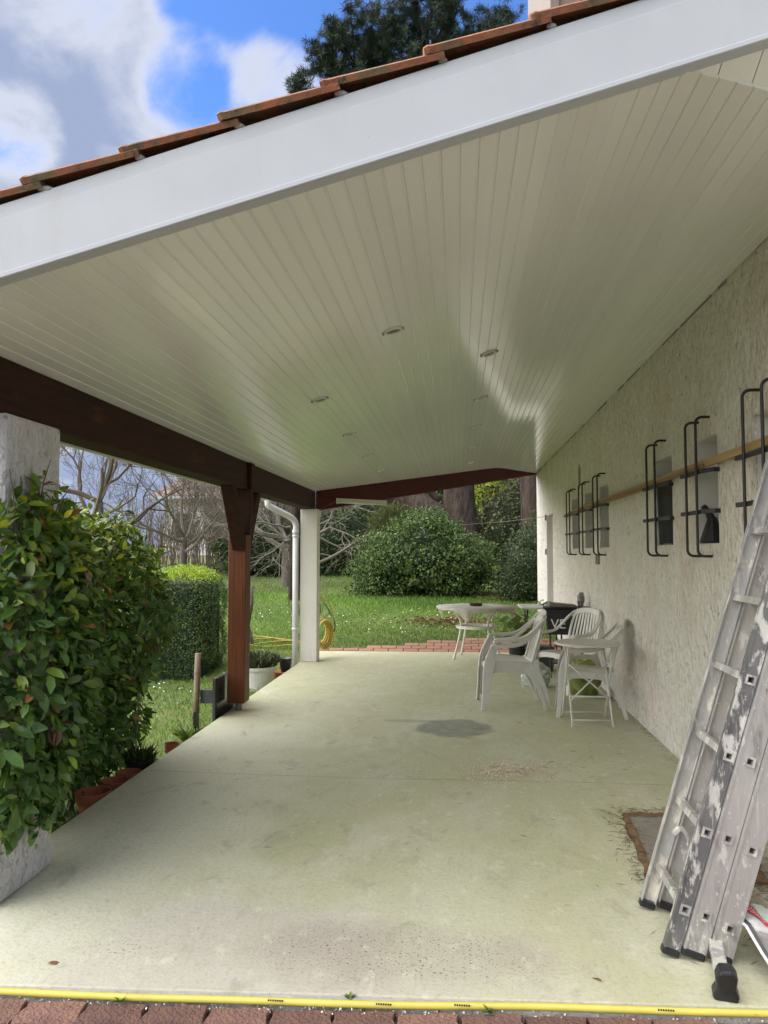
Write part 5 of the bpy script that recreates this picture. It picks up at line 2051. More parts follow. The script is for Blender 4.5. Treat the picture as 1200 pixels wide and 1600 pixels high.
# ================================================================== VEGETATION
def shrub():
    """glossy leaved evergreen growing round the pillar"""
    t = thing('glossy_shrub', 'large glossy leaved evergreen shrub round the roughcast pillar', 'shrub', (-2.2, 3.9, lawn_z(-2.2, 3.9)))
    rs = np.random.RandomState(7)
    o = wloc(t)
    blobs = [((-1.90, 3.22, 0.99), (0.23, 0.40, 0.79)), ((-2.16, 3.66, 1.06), (0.32, 0.40, 0.74)), ((-2.58, 4.15, 0.98), (0.40, 0.50, 0.80)),
             ((-2.66, 4.80, 0.95), (0.42, 0.60, 0.80)), ((-2.68, 5.50, 1.00), (0.50, 0.60, 0.76)), ((-2.44, 4.05, 0.40), (0.32, 0.5, 0.50)), ((-2.58, 5.0, 0.34), (0.36, 0.7, 0.5)),
             ((-2.02, 3.40, 0.60), (0.17, 0.24, 0.36))]
    Cs, Ns = [], []
    for bi, (c, r_) in enumerate(blobs):
        n = int((11500, 8000, 5600, 5600, 5600, 5000, 5000, 8500)[bi] * (r_[0] * r_[1] * r_[2]) ** (2 / 3) / 0.36)
        d = unit(rs.normal(0, 1, (n, 3)))
        lump = 1 + 0.10 * np.sin(d[:, 0:1] * 7 + c[0] * 9) * np.sin(d[:, 2:3] * 8 + 2) + 0.07 * np.sin(d[:, 1:2] * 11 + 1)
        s = rs.uniform(0.62, 1.04, (n, 1)) ** 0.7 * lump
        p = np.array([c]) + d * np.array([r_]) * s
        Cs.append(p)
        Ns.append(d)
    C = np.concatenate(Cs)
    Nn = np.concatenate(Ns)
    # not inside the pillar or the slab
    ok = ~((C[:, 0] < -1.87) & (C[:, 0] > -2.24) & (C[:, 1] > 3.0) & (C[:, 1] < 3.5)) & ((C[:, 2] > 0.17) | (C[:, 0] < -2.16)) & (C[:, 2] > -0.15)
    C, Nn = C[ok], Nn[ok]
    n = len(C)
    D = unit(Nn * 0.55 + rs.normal(0, 0.65, (n, 3)) + np.array([[0, 0, -0.45]]))
    N2 = unit(Nn + rs.normal(0, 0.5, (n, 3)) + np.array([[0, 0, 0.55]]))
    ln = 0.032 + 0.070 * rs.beta(2.2, 1.6, n)
    tt = tint_var(rs, n, 0.5, 1.6, 0.0)
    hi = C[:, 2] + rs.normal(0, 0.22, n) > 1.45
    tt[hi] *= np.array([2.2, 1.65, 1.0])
    y2 = rs.uniform(0, 1, n) < 0.15
    tt[y2] *= np.array([2.3, 1.8, 1.1])
    rd = rs.uniform(0, 1, n) < 0.018
    tt[rd] = np.array([4.2, 1.0, 1.9])
    # the 300 leaves that show largest towards the viewer are objects of their own
    cam_p = np.array([0, 0, 1.45])
    vd = unit(cam_p - C)
    out = np.sum(Nn * vd, axis=1)
    face = np.abs(np.sum(N2 * vd, axis=1))
    rad = np.zeros(n)
    score = ln / np.linalg.norm(C - cam_p, axis=1) * face * (out > 0.25)
    depth = np.concatenate([np.linalg.norm((Cs_ - np.array([b[0]])) / np.array([b[1]]), axis=1) for Cs_, b in zip(Cs, blobs)])[ok]
    score *= (depth > 0.93)
    px = C[:, 0] / C[:, 1]
    score *= (px > -0.62) & (px < -0.34)
    order = np.argsort(-score)
    single = order[:300]
    rest = order[300:]
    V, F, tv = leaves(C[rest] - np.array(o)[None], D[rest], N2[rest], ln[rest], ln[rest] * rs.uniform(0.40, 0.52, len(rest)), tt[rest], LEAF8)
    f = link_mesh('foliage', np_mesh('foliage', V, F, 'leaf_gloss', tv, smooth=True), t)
    f['kind'] = 'stuff'
    metas = {}
    for nm, m in (('g', 'leaf_gloss_single'), ('y', 'leaf_young_single'), ('d', 'leaf_dead_single')):
        V, F = _leafobj(1.0, 0.46)
        metas[nm] = np_mesh('leaf', V, F, m, smooth=True)
    for k, i in enumerate(single):
        key = 'y' if (hi[i] and rs.rand() < 0.55) or rs.rand() < 0.12 else 'g'
        ob = link_mesh('leaf', metas[key], t)
        X = Vector(D[i]).normalized()
        Z = Vector(N2[i])
        Z = (Z - X * Z.dot(X)).normalized()
        Y = Z.cross(X)
        M = Matrix((X, Y, Z)).transposed().to_4x4()
        ob.matrix_local = Matrix.Translation(Vector(C[i]) - o) @ M @ Matrix.Diagonal((ln[i] * 1.12,) * 3 + (1,))
    # dead hanging leaves in small bunches
    rng = random.Random(5)
    for (x, y, z) in [(-1.74, 3.42, 1.40), (-2.2, 4.1, 1.28), (-1.98, 3.62, 1.02), (-2.25, 4.7, 1.10), (-1.70, 3.1, 0.72)]:
        for k in range(4):
            ob = link_mesh('dead_leaf', metas['d'], t)
            ob.location = Vector((x + rng.uniform(-.03, .03), y + rng.uniform(-.03, .03), z + rng.uniform(-.03, .03))) - o
            ob.rotation_euler = (rng.uniform(-1, 1), rng.uniform(0.7, 1.6), rng.uniform(0, 6.28))
            s = rng.uniform(0.07, 0.10)
            ob.scale = (s, s * 1.1, s * 1.4)
    # stems
    st = MB()
    for k in range(26):
        a = rng.uniform(0, 6.28)
        b0 = Vector((-2.58 + rng.uniform(-.08, .05), 4.3 + rng.uniform(-.7, .7), -0.25))
        e = Vector((b0.x + 0.1 + 0.30 * math.cos(a), b0.y + 0.4 * math.sin(a), rng.uniform(0.6, 1.65)))
        m1 = b0.lerp(e, 0.5) + Vector((-0.12, rng.uniform(-.1, .1), 0.12))
        st.tube(smooth_path([b0, m1, e], 4), [0.012 - 0.0009 * q for q in range(9)], 5)
    # fine twigs running out to the leaves
    vis = rs.choice(n, 420, replace=False)
    for i in vis:
        p = Vector(C[i])
        q = p - Vector(Nn[i]) * rng.uniform(0.10, 0.22) + Vector((rng.gauss(0, .05), rng.gauss(0, .05), -0.06))
        st.tube([q, p.lerp(q, 0.5) + Vector((0, 0, 0.012)), p], [0.0035, 0.0026, 0.0014], 4, cap=False)
    # bare reddish shoots sticking out above
    st.build('stems', 'twig_pale', t, world=True)
    sh = MB()
    for (x, y, z, dx, dz) in [(-1.84, 3.2, 1.66, 0.06, 0.20), (-1.82, 3.02, 1.60, -0.04, 0.2), (-1.84, 3.3, 1.62, 0.10, 0.12), (-2.4, 4.0, 1.70, 0.10, 0.14), (-2.3, 3.7, 1.70, -0.1, 0.12)]:
        sh.tube([(x, y, z - 0.1), (x + dx * 0.5, y, z + dz * 0.5), (x + dx, y, z + dz)], [0.004, 0.003, 0.002], 5)
    sh.build('bare_shoots', 'twig', t, world=True)


shrub()


def leaf_mass(name, label, cat, blobs, count, lsize, base, m='leaf', seed=1, tlo=0.5, thi=1.5, yel=0.15, core=0.80, up=0.3, tintmul=(1, 1, 1), kindcrown='crown', group=None, lump=0.16, topc=None, zmin=None, core_m=None):
    """a shrub or hedge: a dense inner body plus thousands of small leaves round it"""
    rs = np.random.RandomState(seed)
    t = thing(name, label, cat, base, 0, group)
    o = np.array(wloc(t))
    Cs, Ns = [], []
    tot = sum((r_[0] * r_[1] + r_[1] * r_[2] + r_[0] * r_[2]) for c, r_ in blobs)
    cm = MB()
    for bi, (c, r_) in enumerate(blobs):
        n = int(count * (r_[0] * r_[1] + r_[1] * r_[2] + r_[0] * r_[2]) / tot)
        d = unit(rs.normal(0, 1, (n, 3)))
        p1, p2, p3 = rs.uniform(0, 6.28, 3)
        lm = 1 + lump * np.sin(d[:, 0] * 5 + p1) * np.sin(d[:, 2] * 6 + p2) + lump * 0.7 * np.sin(d[:, 1] * 9 + d[:, 2] * 7 + p3) + lump * 0.5 * np.sin(d[:, 0] * 17 + p2) * np.sin(d[:, 2] * 15 + p1)
        s = (1.03 - 0.30 * rs.uniform(0, 1, n) ** 2.2) * lm
        Cs.append(np.array([c]) + d * np.array([r_]) * s[:, None])
        Ns.append(d)
        if core:
            vs, fs = [], []
            nu, nv = 18, 11
            for j in range(nv + 1):
                th = math.pi * j / nv
                for i in range(nu):
                    a = 2 * math.pi * i / nu
                    dd = (math.sin(th) * math.cos(a), math.sin(th) * math.sin(a), math.cos(th))
                    l_ = 1 + lump * math.sin(dd[0] * 5 + p1) * math.sin(dd[2] * 6 + p2) + lump * 0.7 * math.sin(dd[1] * 9 + dd[2] * 7 + p3)
                    vs.append(tuple(c[q] + dd[q] * r_[q] * core * l_ for q in range(3)))
            for j in range(nv):
                for i in range(nu):
                    i2 = (i + 1) % nu
                    fs.append((j * nu + i, j * nu + i2, (j + 1) * nu + i2, (j + 1) * nu + i))
            cm.add(vs, fs)
    C = np.concatenate(Cs)
    Nn = np.concatenate(Ns)
    keep = C[:, 2] > lawn_np(C[:, 0], C[:, 1])
    C, Nn = C[keep], Nn[keep]
    n = len(C)
    D = unit(Nn * 0.4 + rs.normal(0, 0.7, (n, 3)))
    N2 = unit(Nn * 0.8 + rs.normal(0, 0.55, (n, 3)) + np.array([[0, 0, up]]))
    ln = lsize * rs.uniform(0.6, 1.4, n)
    tt = tint_var(rs, n, tlo, thi, yel) * np.array([tintmul])
    if topc is not None:
        z0, col = topc
        hi = (C[:, 2] + rs.normal(0, 0.03, n) > z0)
        tt[hi] *= np.array(col)
    V, F, tv = leaves(C - o[None], D, N2, ln, ln * 0.6, tt)
    f = link_mesh(kindcrown, np_mesh(kindcrown, V, F, m, tv), t)
    f['kind'] = 'stuff'
    if core:
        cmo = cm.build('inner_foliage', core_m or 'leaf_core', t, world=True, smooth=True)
    return t


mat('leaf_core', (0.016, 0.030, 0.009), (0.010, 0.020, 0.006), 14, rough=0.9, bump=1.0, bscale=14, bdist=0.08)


def stems(t, pts, m='bark_grey'):
    s = MB()
    for p in pts:
        s.tube(p[0], p[1], 6)
    s.build('stems', m, t, world=True)


def garden():
    # clipped box hedge
    rs = np.random.RandomState(3)
    t = thing('clipped_hedge', 'clipped box shaped hedge with lime green top left of the wooden post', 'hedge', (-3.75, 10.2, lawn_z(-3.75, 10.2)))
    o = np.array(wloc(t))
    cx, cy, hx, hy, z0, z1 = -3.86, 10.35, 0.58, 0.55, -0.22, 1.22
    n = 22000
    d = rs.uniform(-1, 1, (n, 3))
    m_ = np.max(np.abs(d), axis=1, keepdims=True)
    p4 = (np.sum(np.abs(d) ** 5, axis=1, keepdims=True)) ** (1 / 5)
    q = d / p4 * (1.02 - 0.12 * rs.uniform(0, 1, (n, 1)) ** 2)
    q *= 1 + 0.04 * np.sin(q[:, 2:3] * 7 + q[:, 0:1] * 5) + 0.035 * np.sin(q[:, 1:2] * 9 + q[:, 0:1] * 6) + 0.03 * rs.normal(0, 1, (n, 1)) * (rs.uniform(0, 1, (n, 1)) < 0.12)
    C = np.stack([cx + q[:, 0] * hx, cy + q[:, 1] * hy, (z0 + z1) / 2 + q[:, 2] * (z1 - z0) / 2], 1)
    nr = unit(np.sign(q) * np.abs(q) ** 6)
    D = unit(nr * 0.5 + rs.normal(0, 0.7, (n, 3)))
    N2 = unit(nr + rs.normal(0, 0.6, (n, 3)))
    tt = tint_var(rs, n, 0.8, 1.9, 0.08)
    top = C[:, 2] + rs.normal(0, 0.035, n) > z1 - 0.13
    tt[top] *= np.array([4.0, 3.2, 1.0])  # lime top leaves, with the light from above put into their tint
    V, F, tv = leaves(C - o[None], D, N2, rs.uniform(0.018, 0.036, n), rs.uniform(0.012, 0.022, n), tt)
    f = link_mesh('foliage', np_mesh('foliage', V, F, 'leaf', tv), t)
    f['kind'] = 'stuff'
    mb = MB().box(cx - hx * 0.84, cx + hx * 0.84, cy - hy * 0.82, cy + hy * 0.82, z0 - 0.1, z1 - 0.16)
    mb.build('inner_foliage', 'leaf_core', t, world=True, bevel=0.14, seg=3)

    # big round shrub in the middle of the lawn
    zb = lawn_z(-0.9, 18)
    t = leaf_mass('round_shrub', 'big rounded dark green shrub in the middle of the lawn', 'shrub',
                  [((-0.85, 18.0, 1.25), (1.45, 1.2, 1.0)), ((-1.65, 18.1, 0.85), (0.85, 0.9, 0.62)), ((-0.15, 18.1, 1.05), (0.9, 1.0, 0.85)), ((-0.75, 18.2, 1.95), (0.75, 0.7, 0.52)), ((-1.35, 18.0, 1.5), (0.7, 0.7, 0.55))],
                  46000, 0.062, (-0.85, 18, zb), seed=5, tlo=0.5, thi=2.1, yel=0.22, core=0.74, lump=0.21)
    stems(t, [([(-0.85, 18, zb - 0.1), (-0.8, 18, zb + 0.5)], [0.09, 0.05])])
    # dry feathery shrub on its top left
    t = thing('feathery_shrub', 'dry brownish feathery shrub above the left of the round shrub', 'shrub', (-1.75, 19.6, lawn_z(-1.75, 19.6)))
    rs = np.random.RandomState(9)
    n = 9000
    dd = unit(rs.normal(0, 1, (n, 3))) * rs.uniform(0.2, 1, (n, 1)) ** 0.5
    C = np.array([[-1.55, 19.4, 2.05]]) + dd * np.array([[0.72, 0.5, 0.62]])
    D = unit(dd * 0.5 + rs.normal(0, 0.4, (n, 3)) + np.array([[0, 0, 0.3]]))
    g = rs.uniform(0.5, 1.2, (n, 1))
    V, F, tv = leaves(C - np.array(wloc(t))[None], D, rs.normal(0, 1, (n, 3)), rs.uniform(0.06, 0.16, n), rs.uniform(0.004, 0.009, n),
                      g * np.where(rs.uniform(0, 1, (n, 1)) < 0.5, np.array([[3.6, 2.1, 3.2]]), np.array([[2.0, 1.6, 1.5]])))
    f = link_mesh('foliage', np_mesh('foliage', V, F, 'leaf', tv), t)
    f['kind'] = 'stuff'
    stems(t, [([(-1.75, 19.6, 0.4), (-1.7, 19.5, 1.2), (-1.55 + dx, 19.4, 2.2 + dz)], [0.03, 0.02, 0.006]) for dx, dz in ((-.4, 0), (-.1, .2), (.3, .1), (.1, -.1))], 'twig')
    # dark ivy hedge across the back
    leaf_mass('ivy_hedge', 'long dark ivy covered hedge at the back left of the lawn', 'hedge',
              [((-6.2, 25.5, 1.35), (2.0, 0.9, 1.05)), ((-3.6, 25.2, 1.5), (2.2, 0.9, 1.25)), ((-1.4, 25.5, 1.8), (1.9, 1.0, 1.6))],
              26000, 0.11, (-4, 30, lawn_z(-4, 30)), seed=11, tlo=0.4, thi=1.25, yel=0.06, core=0.86, lump=0.10)
    # shrubs under the pines at right
    leaf_mass('right_shrub', 'dark loose shrub against the far end of the house wall', 'shrub',
              [((1.55, 17.3, 1.0), (0.75, 0.8, 0.75)), ((2.1, 17.6, 1.5), (0.8, 0.8, 0.9)), ((1.3, 17.0, 0.65), (0.45, 0.5, 0.42))],
              15000, 0.05, (1.6, 17.3, lawn_z(1.6, 17.3)), seed=15, tlo=0.35, thi=1.1, yel=0.08, core=0.78)
    leaf_mass('thicket', 'brownish thicket between the two pine trunks', 'shrub',
              [((1.55, 23.5, 2.0), (1.15, 0.9, 1.6)), ((2.6, 24, 2.6), (1.2, 1.0, 2.2)), ((0.7, 24.5, 1.6), (0.9, 0.8, 1.1))],
              14000, 0.09, (1.6, 23.5, lawn_z(1.6, 23.5)), seed=16, tlo=0.5, thi=1.3, yel=0.1, core=0.80, tintmul=(1.9, 1.15, 1.5))
    leaf_mass('lime_shrub', 'bright lime green shrub high behind the big pine trunk', 'shrub',
              [((1.05, 27.5, 3.65), (0.55, 0.5, 0.65)), ((1.25, 27.5, 3.1), (0.5, 0.5, 0.5))],
              3800, 0.085, (1.1, 27.5, lawn_z(1.1, 27.5)), seed=17, tlo=0.8, thi=1.5, yel=0.2, core=0.70, tintmul=(4.6, 3.5, 0.9))
    leaf_mass('lime_ground_plant', 'small patch of yellow green leaves on the bank under the pines', 'plant',
              [((0.95, 19.3, 0.95), (0.42, 0.35, 0.16))],
              1200, 0.06, (0.95, 19.3, lawn_z(0.95, 19.3)), seed=18, tlo=0.8, thi=1.4, yel=0.2, core=0.6, tintmul=(3.4, 2.6, 0.9))
    # bare earth and leaf litter under the shrubs
    rs = np.random.RandomState(33)
    n = 2000
    x = np.concatenate([rs.normal(0.75, 0.55, n - 600), rs.normal(-0.20, 0.45, 600)])
    y = np.concatenate([rs.normal(17.7, 0.6, n - 600), rs.normal(13.8, 0.30, 600)])
    C = np.stack([x, y, lawn_np(x, y) + rs.uniform(0.01, 0.05, n)], 1)
    g = rs.uniform(0.6, 1.6, (n, 1)) * np.array([[1.25, 0.95, 0.8]])
    V, F, tv = leaves(C, rs.normal(0, 1, (n, 3)) * np.array([[1, 1, 0.2]]), rs.normal(0, 0.3, (n, 3)) + np.array([[0, 0, 1]]), rs.uniform(0.04, 0.10, n), rs.uniform(0.02, 0.05, n), g)
    f = link_mesh('leaf_litter', np_mesh('leaf_litter', V, F, 'debris', tv))
    tag(f, 'brown leaf litter and bare earth around the shrubs on the lawn', 'litter', None, 'stuff')
    # mass of far trees closing the view
    leaf_mass('far_trees', 'dark mass of far trees behind the garden', 'trees',
              [((-2.5, 44, 4.0), (4, 2, 3.6)), ((3.5, 43, 5.0), (5, 2, 5.0)), ((9, 42, 5.0), (4.5, 2, 5.0)), ((-7.0, 48, 2.7), (3.4, 2, 2.0)), ((14, 38, 5.0), (5, 2, 5.5))],
              26000, 0.26, (2, 44, lawn_z(2, 44)), seed=19, tlo=0.4, thi=1.3, yel=0.1, core=0.84, tintmul=(1.25, 1.1, 1.15))['kind'] = 'stuff'


garden()


# ---- trees ------------------------------------------------------------
def grow(rng, mb, p, d, length, rad, depth, spread=0.6, wig=0.22, up=0.05, minr=0.004, nb=(2, 3), seg=5, kids=None):
    n = 5
    pts = [Vector(p)]
    rr = [rad]
    d = Vector(d).normalized()
    for i in range(n):
        d = (d + Vector((rng.gauss(0, wig), rng.gauss(0, wig), rng.gauss(0, wig) + up))).normalized()
        pts.append(pts[-1] + d * (length / n))
        rr.append(max(rad * (1 - 0.45 * (i + 1) / n), minr * 0.7))
    mb.tube(pts, rr, seg, cap=False)
    if depth <= 0:
        return
    for k in range(rng.randint(*nb)):
        f = rng.uniform(0.35, 1.0) if k else 1.0
        i = min(int(f * n), n)
        ax = Vector((rng.gauss(0, 1), rng.gauss(0, 1), rng.gauss(0, 1))).normalized()
        nd = (d + ax * spread * rng.uniform(0.6, 1.3)).normalized()
        grow(rng, mb, pts[i], nd, length * rng.uniform(0.55, 0.85), max(rr[i] * rng.uniform(0.5, 0.7), minr), depth - 1, spread, wig, up, minr, nb, max(3, seg - 1))


def bare_tree(name, label, base, h, r0, seed, depth=5, lean=(0, 0), m='twig', spread=0.65, limbs=5, up=0.05, trunk_h=0.35, minr=0.006, group=None):
    rng = random.Random(seed)
    t = thing(name, label, 'tree', base, 0, group)
    top = Vector((lean[0], lean[1], h * trunk_h))
    tr = MB()
    pts = smooth_path([(0, 0, -0.2), (lean[0] * 0.4 + rng.uniform(-.05, .05), lean[1] * 0.4, h * trunk_h * 0.5), top], 4)
    tr.tube(pts, [r0 * (1.15 - 0.4 * i / (len(pts) - 1)) for i in range(len(pts))], 9)
    tr.build('trunk', 'bark_grey', t, smooth=True)
    br = MB()
    for k in range(limbs):
        a = 2 * math.pi * (k + rng.uniform(0, 0.6)) / limbs
        st = pts[rng.randint(len(pts) // 2, len(pts) - 1)]
        grow(rng, br, st, (math.cos(a) * 0.8, math.sin(a) * 0.8, rng.uniform(0.25, 0.9)), h * rng.uniform(0.26, 0.36), r0 * 0.5, depth - 1, spread, 0.2, up, minr, (2, 4))
    br.build('branches', m, t)
    return t


def trees():
    # bare trees at the left, in front of the neighbouring house
    bare_tree('bare_tree', 'dark leafless fruit tree on the lawn left of the white column', (-4.7, 21.0, lawn_z(-4.7, 21)), 5.0, 0.17, 4, 5, m='twig_pale', spread=0.75, limbs=7, up=0.0, trunk_h=0.26)
    bare_tree('bare_tree', 'tall leafless tree behind the glossy shrub', (-10.2, 21, lawn_z(-10.2, 21)), 8.5, 0.16, 8, 6, m='twig', limbs=6, up=0.06, trunk_h=0.28)
    bare_tree('bare_tree', 'slender leafless tree in front of the neighbouring house', (-8.6, 23.5, lawn_z(-8.6, 23.5)), 6.5, 0.11, 12, 6, m='twig_pale', limbs=6, up=0.1, trunk_h=0.2)
    bare_tree('bare_tree', 'bushy leafless tree between the neighbouring house and the wooden post', (-7.2, 25, lawn_z(-7.2, 25)), 6.0, 0.10, 21, 6, m='twig', limbs=7, up=0.08, trunk_h=0.15)
    bare_tree('bare_tree', 'leafless tree behind the brace of the wooden post', (-6.0, 27, lawn_z(-6, 27)), 5.6, 0.10, 27, 5, m='twig', limbs=6, up=0.06, trunk_h=0.2)
    # upright twiggy thicket
    rng = random.Random(77)
    mb = MB()
    for k in range(480):
        x, y = rng.uniform(-13, -6.2), rng.uniform(26, 33)
        h = rng.uniform(1.4, 3.4)
        z = lawn_z(x, y)
        dx, dy = rng.gauss(0, 0.35), rng.gauss(0, 0.2)
        mb.tube([(x, y, z), (x + dx * 0.4, y, z + h * 0.5), (x + dx, y + dy, z + h)], [0.016, 0.011, 0.004], 3, cap=False)
        for q in range(4):
            f = rng.uniform(0.3, 0.9)
            mb.tube([(x + dx * f, y, z + h * f), (x + dx * f + rng.gauss(0, 0.35), y + rng.gauss(0, .2), z + h * f + rng.uniform(0.2, 0.8))], [0.008, 0.003], 3, cap=False)
    o = mb.build('twig_thicket', 'twig')
    tag(o, 'thicket of bare upright twigs in front of the neighbouring house', 'twigs', None, 'stuff')
    # pale low limb crossing the view right of the column
    t = thing('fallen_limb', 'pale bare limb rising to the right behind the white column', 'branch', (-3.6, 20.5, lawn_z(-3.6, 20.5)))
    rng = random.Random(3)
    mb = MB()
    mb.tube(smooth_path([(-4.3, 20.6, 0.95), (-3.4, 20.6, 1.35), (-2.9, 20.6, 1.65), (-2.4, 20.6, 1.95), (-2.0, 20.6, 2.45), (-1.7, 20.6, 2.85)], 5), [0.05 - 0.0014 * i for i in range(26)], 7)
    mb.build('limb', 'twig_pale', t, world=True, smooth=True)
    tw = MB()
    for (x, z) in ((-3.4, 1.35), (-2.9, 1.65), (-2.4, 1.95), (-2.0, 2.45), (-3.8, 1.2)):
        grow(rng, tw, (x, 20.6, z), (rng.uniform(-.6, .8), rng.uniform(-.4, .4), rng.uniform(-.3, .8)), 0.8, 0.018, 3, 0.7, 0.25, 0.0, 0.004)
    tw.build('twigs', 'twig_pale', t, world=True)
    # pruned shrubs on the lawn
    for (x, y, s, lab, sd) in [(-3.42, 11.6, 0.9, 'pruned bare stump with thick knotty limbs beside the wooden post', 2), (-2.42, 12.0, 0.75, 'small bare pruned shrub just left of the downpipe', 6)]:
        t = thing('pruned_shrub', lab, 'shrub', (x, y, lawn_z(x, y)))
        rng = random.Random(sd)
        mb = MB()
        if sd == 2:
            mb.tube(smooth_path([(0.28, 0, -0.1), (0.2, 0, 0.25), (0.02, 0, 0.5), (-0.08, 0, 0.62)], 4), [0.05 - 0.002 * i for i in range(13)], 7)
            for (a, b) in (((0.02, 0, 0.5), (0.16, 0, 0.85)), ((-0.08, 0, 0.6), (-0.14, 0, 0.88)), ((0.1, 0, 0.4), (-0.12, 0, 0.44)), ((0.2, 0, 0.3), (0.26, 0, 0.9)), ((0.16, 0, 0.8), (0.1, 0, 0.95)), ((0.16, 0, 0.8), (0.2, 0, 0.98))):
                a, b = Vector(a), Vector(b)
                mb.tube([a, a.lerp(b, 0.5) + Vector((0.03, 0, 0.02)), b], [0.032, 0.028, 0.022], 6)
            mb.build('limbs', 'bark_grey', t, smooth=True)
        else:
            for k in range(9):
                a = rng.uniform(0, 6.28)
                grow(rng, mb, (0.02 * math.cos(a), 0.02 * math.sin(a), 0), (0.5 * math.cos(a), 0.3 * math.sin(a), 0.9), 0.36, 0.011, 3, 0.35, 0.12, 0.12, 0.004)
            mb.build('limbs', 'twig', t)


trees()


def pine():
    rng = random.Random(14)
    rs = np.random.RandomState(14)

    def tufts(centres, nper, ln, tint):
        n = len(centres)
        C = np.repeat(centres, nper, axis=0)
        d = unit(rs.normal(0, 1, (n * nper, 3)) + np.array([[0, 0, 0.35]]))
        tw = np.repeat(rs.normal(0, 1, (n, 3)), nper, axis=0)
        d = unit(d + unit(tw) * 0.7)
        tt = np.repeat(rs.uniform(0.45, 1.5, (n, 1)), nper, axis=0) * np.array([tint])
        L_ = ln * rs.uniform(0.6, 1.2, n * nper)
        V, F, tv = leaves(C, d, rs.normal(0, 1, (n * nper, 3)), L_, np.full(n * nper, 0.012), tt, NEEDLE)
        return V, F, tv
    # great two-stemmed pine: trunk behind the round shrub, crown above the roof
    B = Vector((0.05, 23.5, lawn_z(0.05, 23.5)))
    t = thing('pine_tree', 'huge old pine with forked furrowed trunk behind the round shrub', 'tree', B)
    mb = MB()
    main = smooth_path([(0.15, 0, -0.3), (0.10, 0, 1.2), (-0.02, 0, 2.4), (0.05, 0.2, 4.2), (0.1, 1.0, 7.5), (-0.6, 2.0, 11.5), (-1.2, 2.5, 15.5), (-1.5, 2.5, 18.5)], 6)
    nn = len(main)
    mb.tube(main, [0.66 - 0.50 * (i / (nn - 1)) ** 0.9 for i in range(nn)], 14)
    mb.build('trunk', 'bark', t, smooth=True)
    lm = MB()
    limb = smooth_path([(0.0, -0.15, 1.15), (-0.55, -0.2, 1.75), (-1.35, -0.1, 2.35), (-2.3, 0.2, 2.95), (-3.4, 0.9, 4.4), (-4.2, 1.6, 7.0)], 6)
    n2 = len(limb)
    lm.tube(limb, [0.50 - 0.30 * i / (n2 - 1) for i in range(n2)], 12)
    lm.build('great_limb', 'bark', t, smooth=True)
    bl = MB()
    for a, b in (((-1.35, -0.1, 2.7), (-0.2, -0.2, 3.1)), ((-0.6, 0, 2.4), (-1.9, 0.1, 3.3))):
        bl.tube(smooth_path([a, ((a[0] + b[0]) / 2, 0, (a[2] + b[2]) / 2 + 0.15), b], 4), 0.11, 8)
    bl.build('low_branches', 'bark', t, smooth=True)
    # crown
    cents = []
    br = MB()
    crown = [((c[0] + 0.8, c[1], c[2]), r_) for c, r_ in [((-3.1, 1.5, 15.6), (2.3, 2.4, 1.9)), ((-0.6, 2.0, 16.6), (2.9, 2.6, 2.5)), ((-1.8, 2.2, 18.6), (3.2, 2.6, 2.2)), ((1.0, 2.2, 15.2), (1.6, 2.0, 1.5)), ((-4.2, 1.5, 17.6), (1.5, 1.8, 1.5)), ((-4.3, 1.0, 14.6), (0.75, 1.0, 1.2)), ((-2.2, 1.5, 13.8), (1.6, 1.8, 1.2))]]
    for c, r_ in crown:
        nbr = int(20 * r_[0] * r_[1] * r_[2] / 8) + 12
        for k in range(nbr):
            d = Vector((rng.gauss(0, 1), rng.gauss(0, 1), rng.gauss(0, 0.8))).normalized()
            tip = Vector((c[0] + d.x * r_[0] * rng.uniform(0.7, 1.28), c[1] + d.y * r_[1] * rng.uniform(0.8, 1.05), c[2] + d.z * r_[2] * rng.uniform(0.7, 1.2)))
            st = Vector(c) + Vector((rng.gauss(0, .3), rng.gauss(0, .3), -0.4 * r_[2]))
            mid = st.lerp(tip, 0.55) + Vector((0, 0, -0.15))
            br.tube([st, mid, tip], [0.05, 0.03, 0.012], 4, cap=False)
            ts = np.array([list(mid.lerp(tip, f)) for f in np.linspace(0.2, 1.03, 9)])
            ts = np.repeat(ts, 2, axis=0) + rs.normal(0, 0.17, (18, 3))
            cents.append(ts)
        ni = int(75 * r_[0] * r_[1] * r_[2] / 8)
        dd = unit(rs.normal(0, 1, (ni, 3))) * rs.uniform(0, 0.85, (ni, 1)) ** 0.4
        cents.append(np.array([c]) + dd * np.array([r_]))
    for p0 in (Vector((-1.2, 2.4, 15.0)),):
        for c, r_ in crown:
            br.tube([p0, p0.lerp(Vector(c), 0.6) + Vector((0, 0, -0.3)), Vector(c)], [0.14, 0.09, 0.05], 6, cap=False)
    br.build('branches', 'bark', t)
    C = np.concatenate(cents)
    V, F, tv = tufts(C, 64, 0.27, (1, 1, 1))
    f = link_mesh('crown', np_mesh('crown', V, F, 'needle', tv), t)
    f['kind'] = 'stuff'
    # second trunk by the house corner
    B = Vector((2.05, 21.8, lawn_z(2.05, 21.8)))
    t = thing('upright_pine', 'second upright pine trunk beside the far corner of the house', 'tree', B)
    p = smooth_path([(0, 0, -0.3), (0.02, 0, 1.5), (-0.05, 0, 4.0), (0.1, 0.5, 8.0), (0.6, 1.0, 12.0), (0.8, 1.2, 16)], 5)
    MB().tube(p, [0.37 - 0.27 * i / (len(p) - 1) for i in range(len(p))], 12).build('trunk', 'bark', t, smooth=True)
    cs = []
    br = MB()
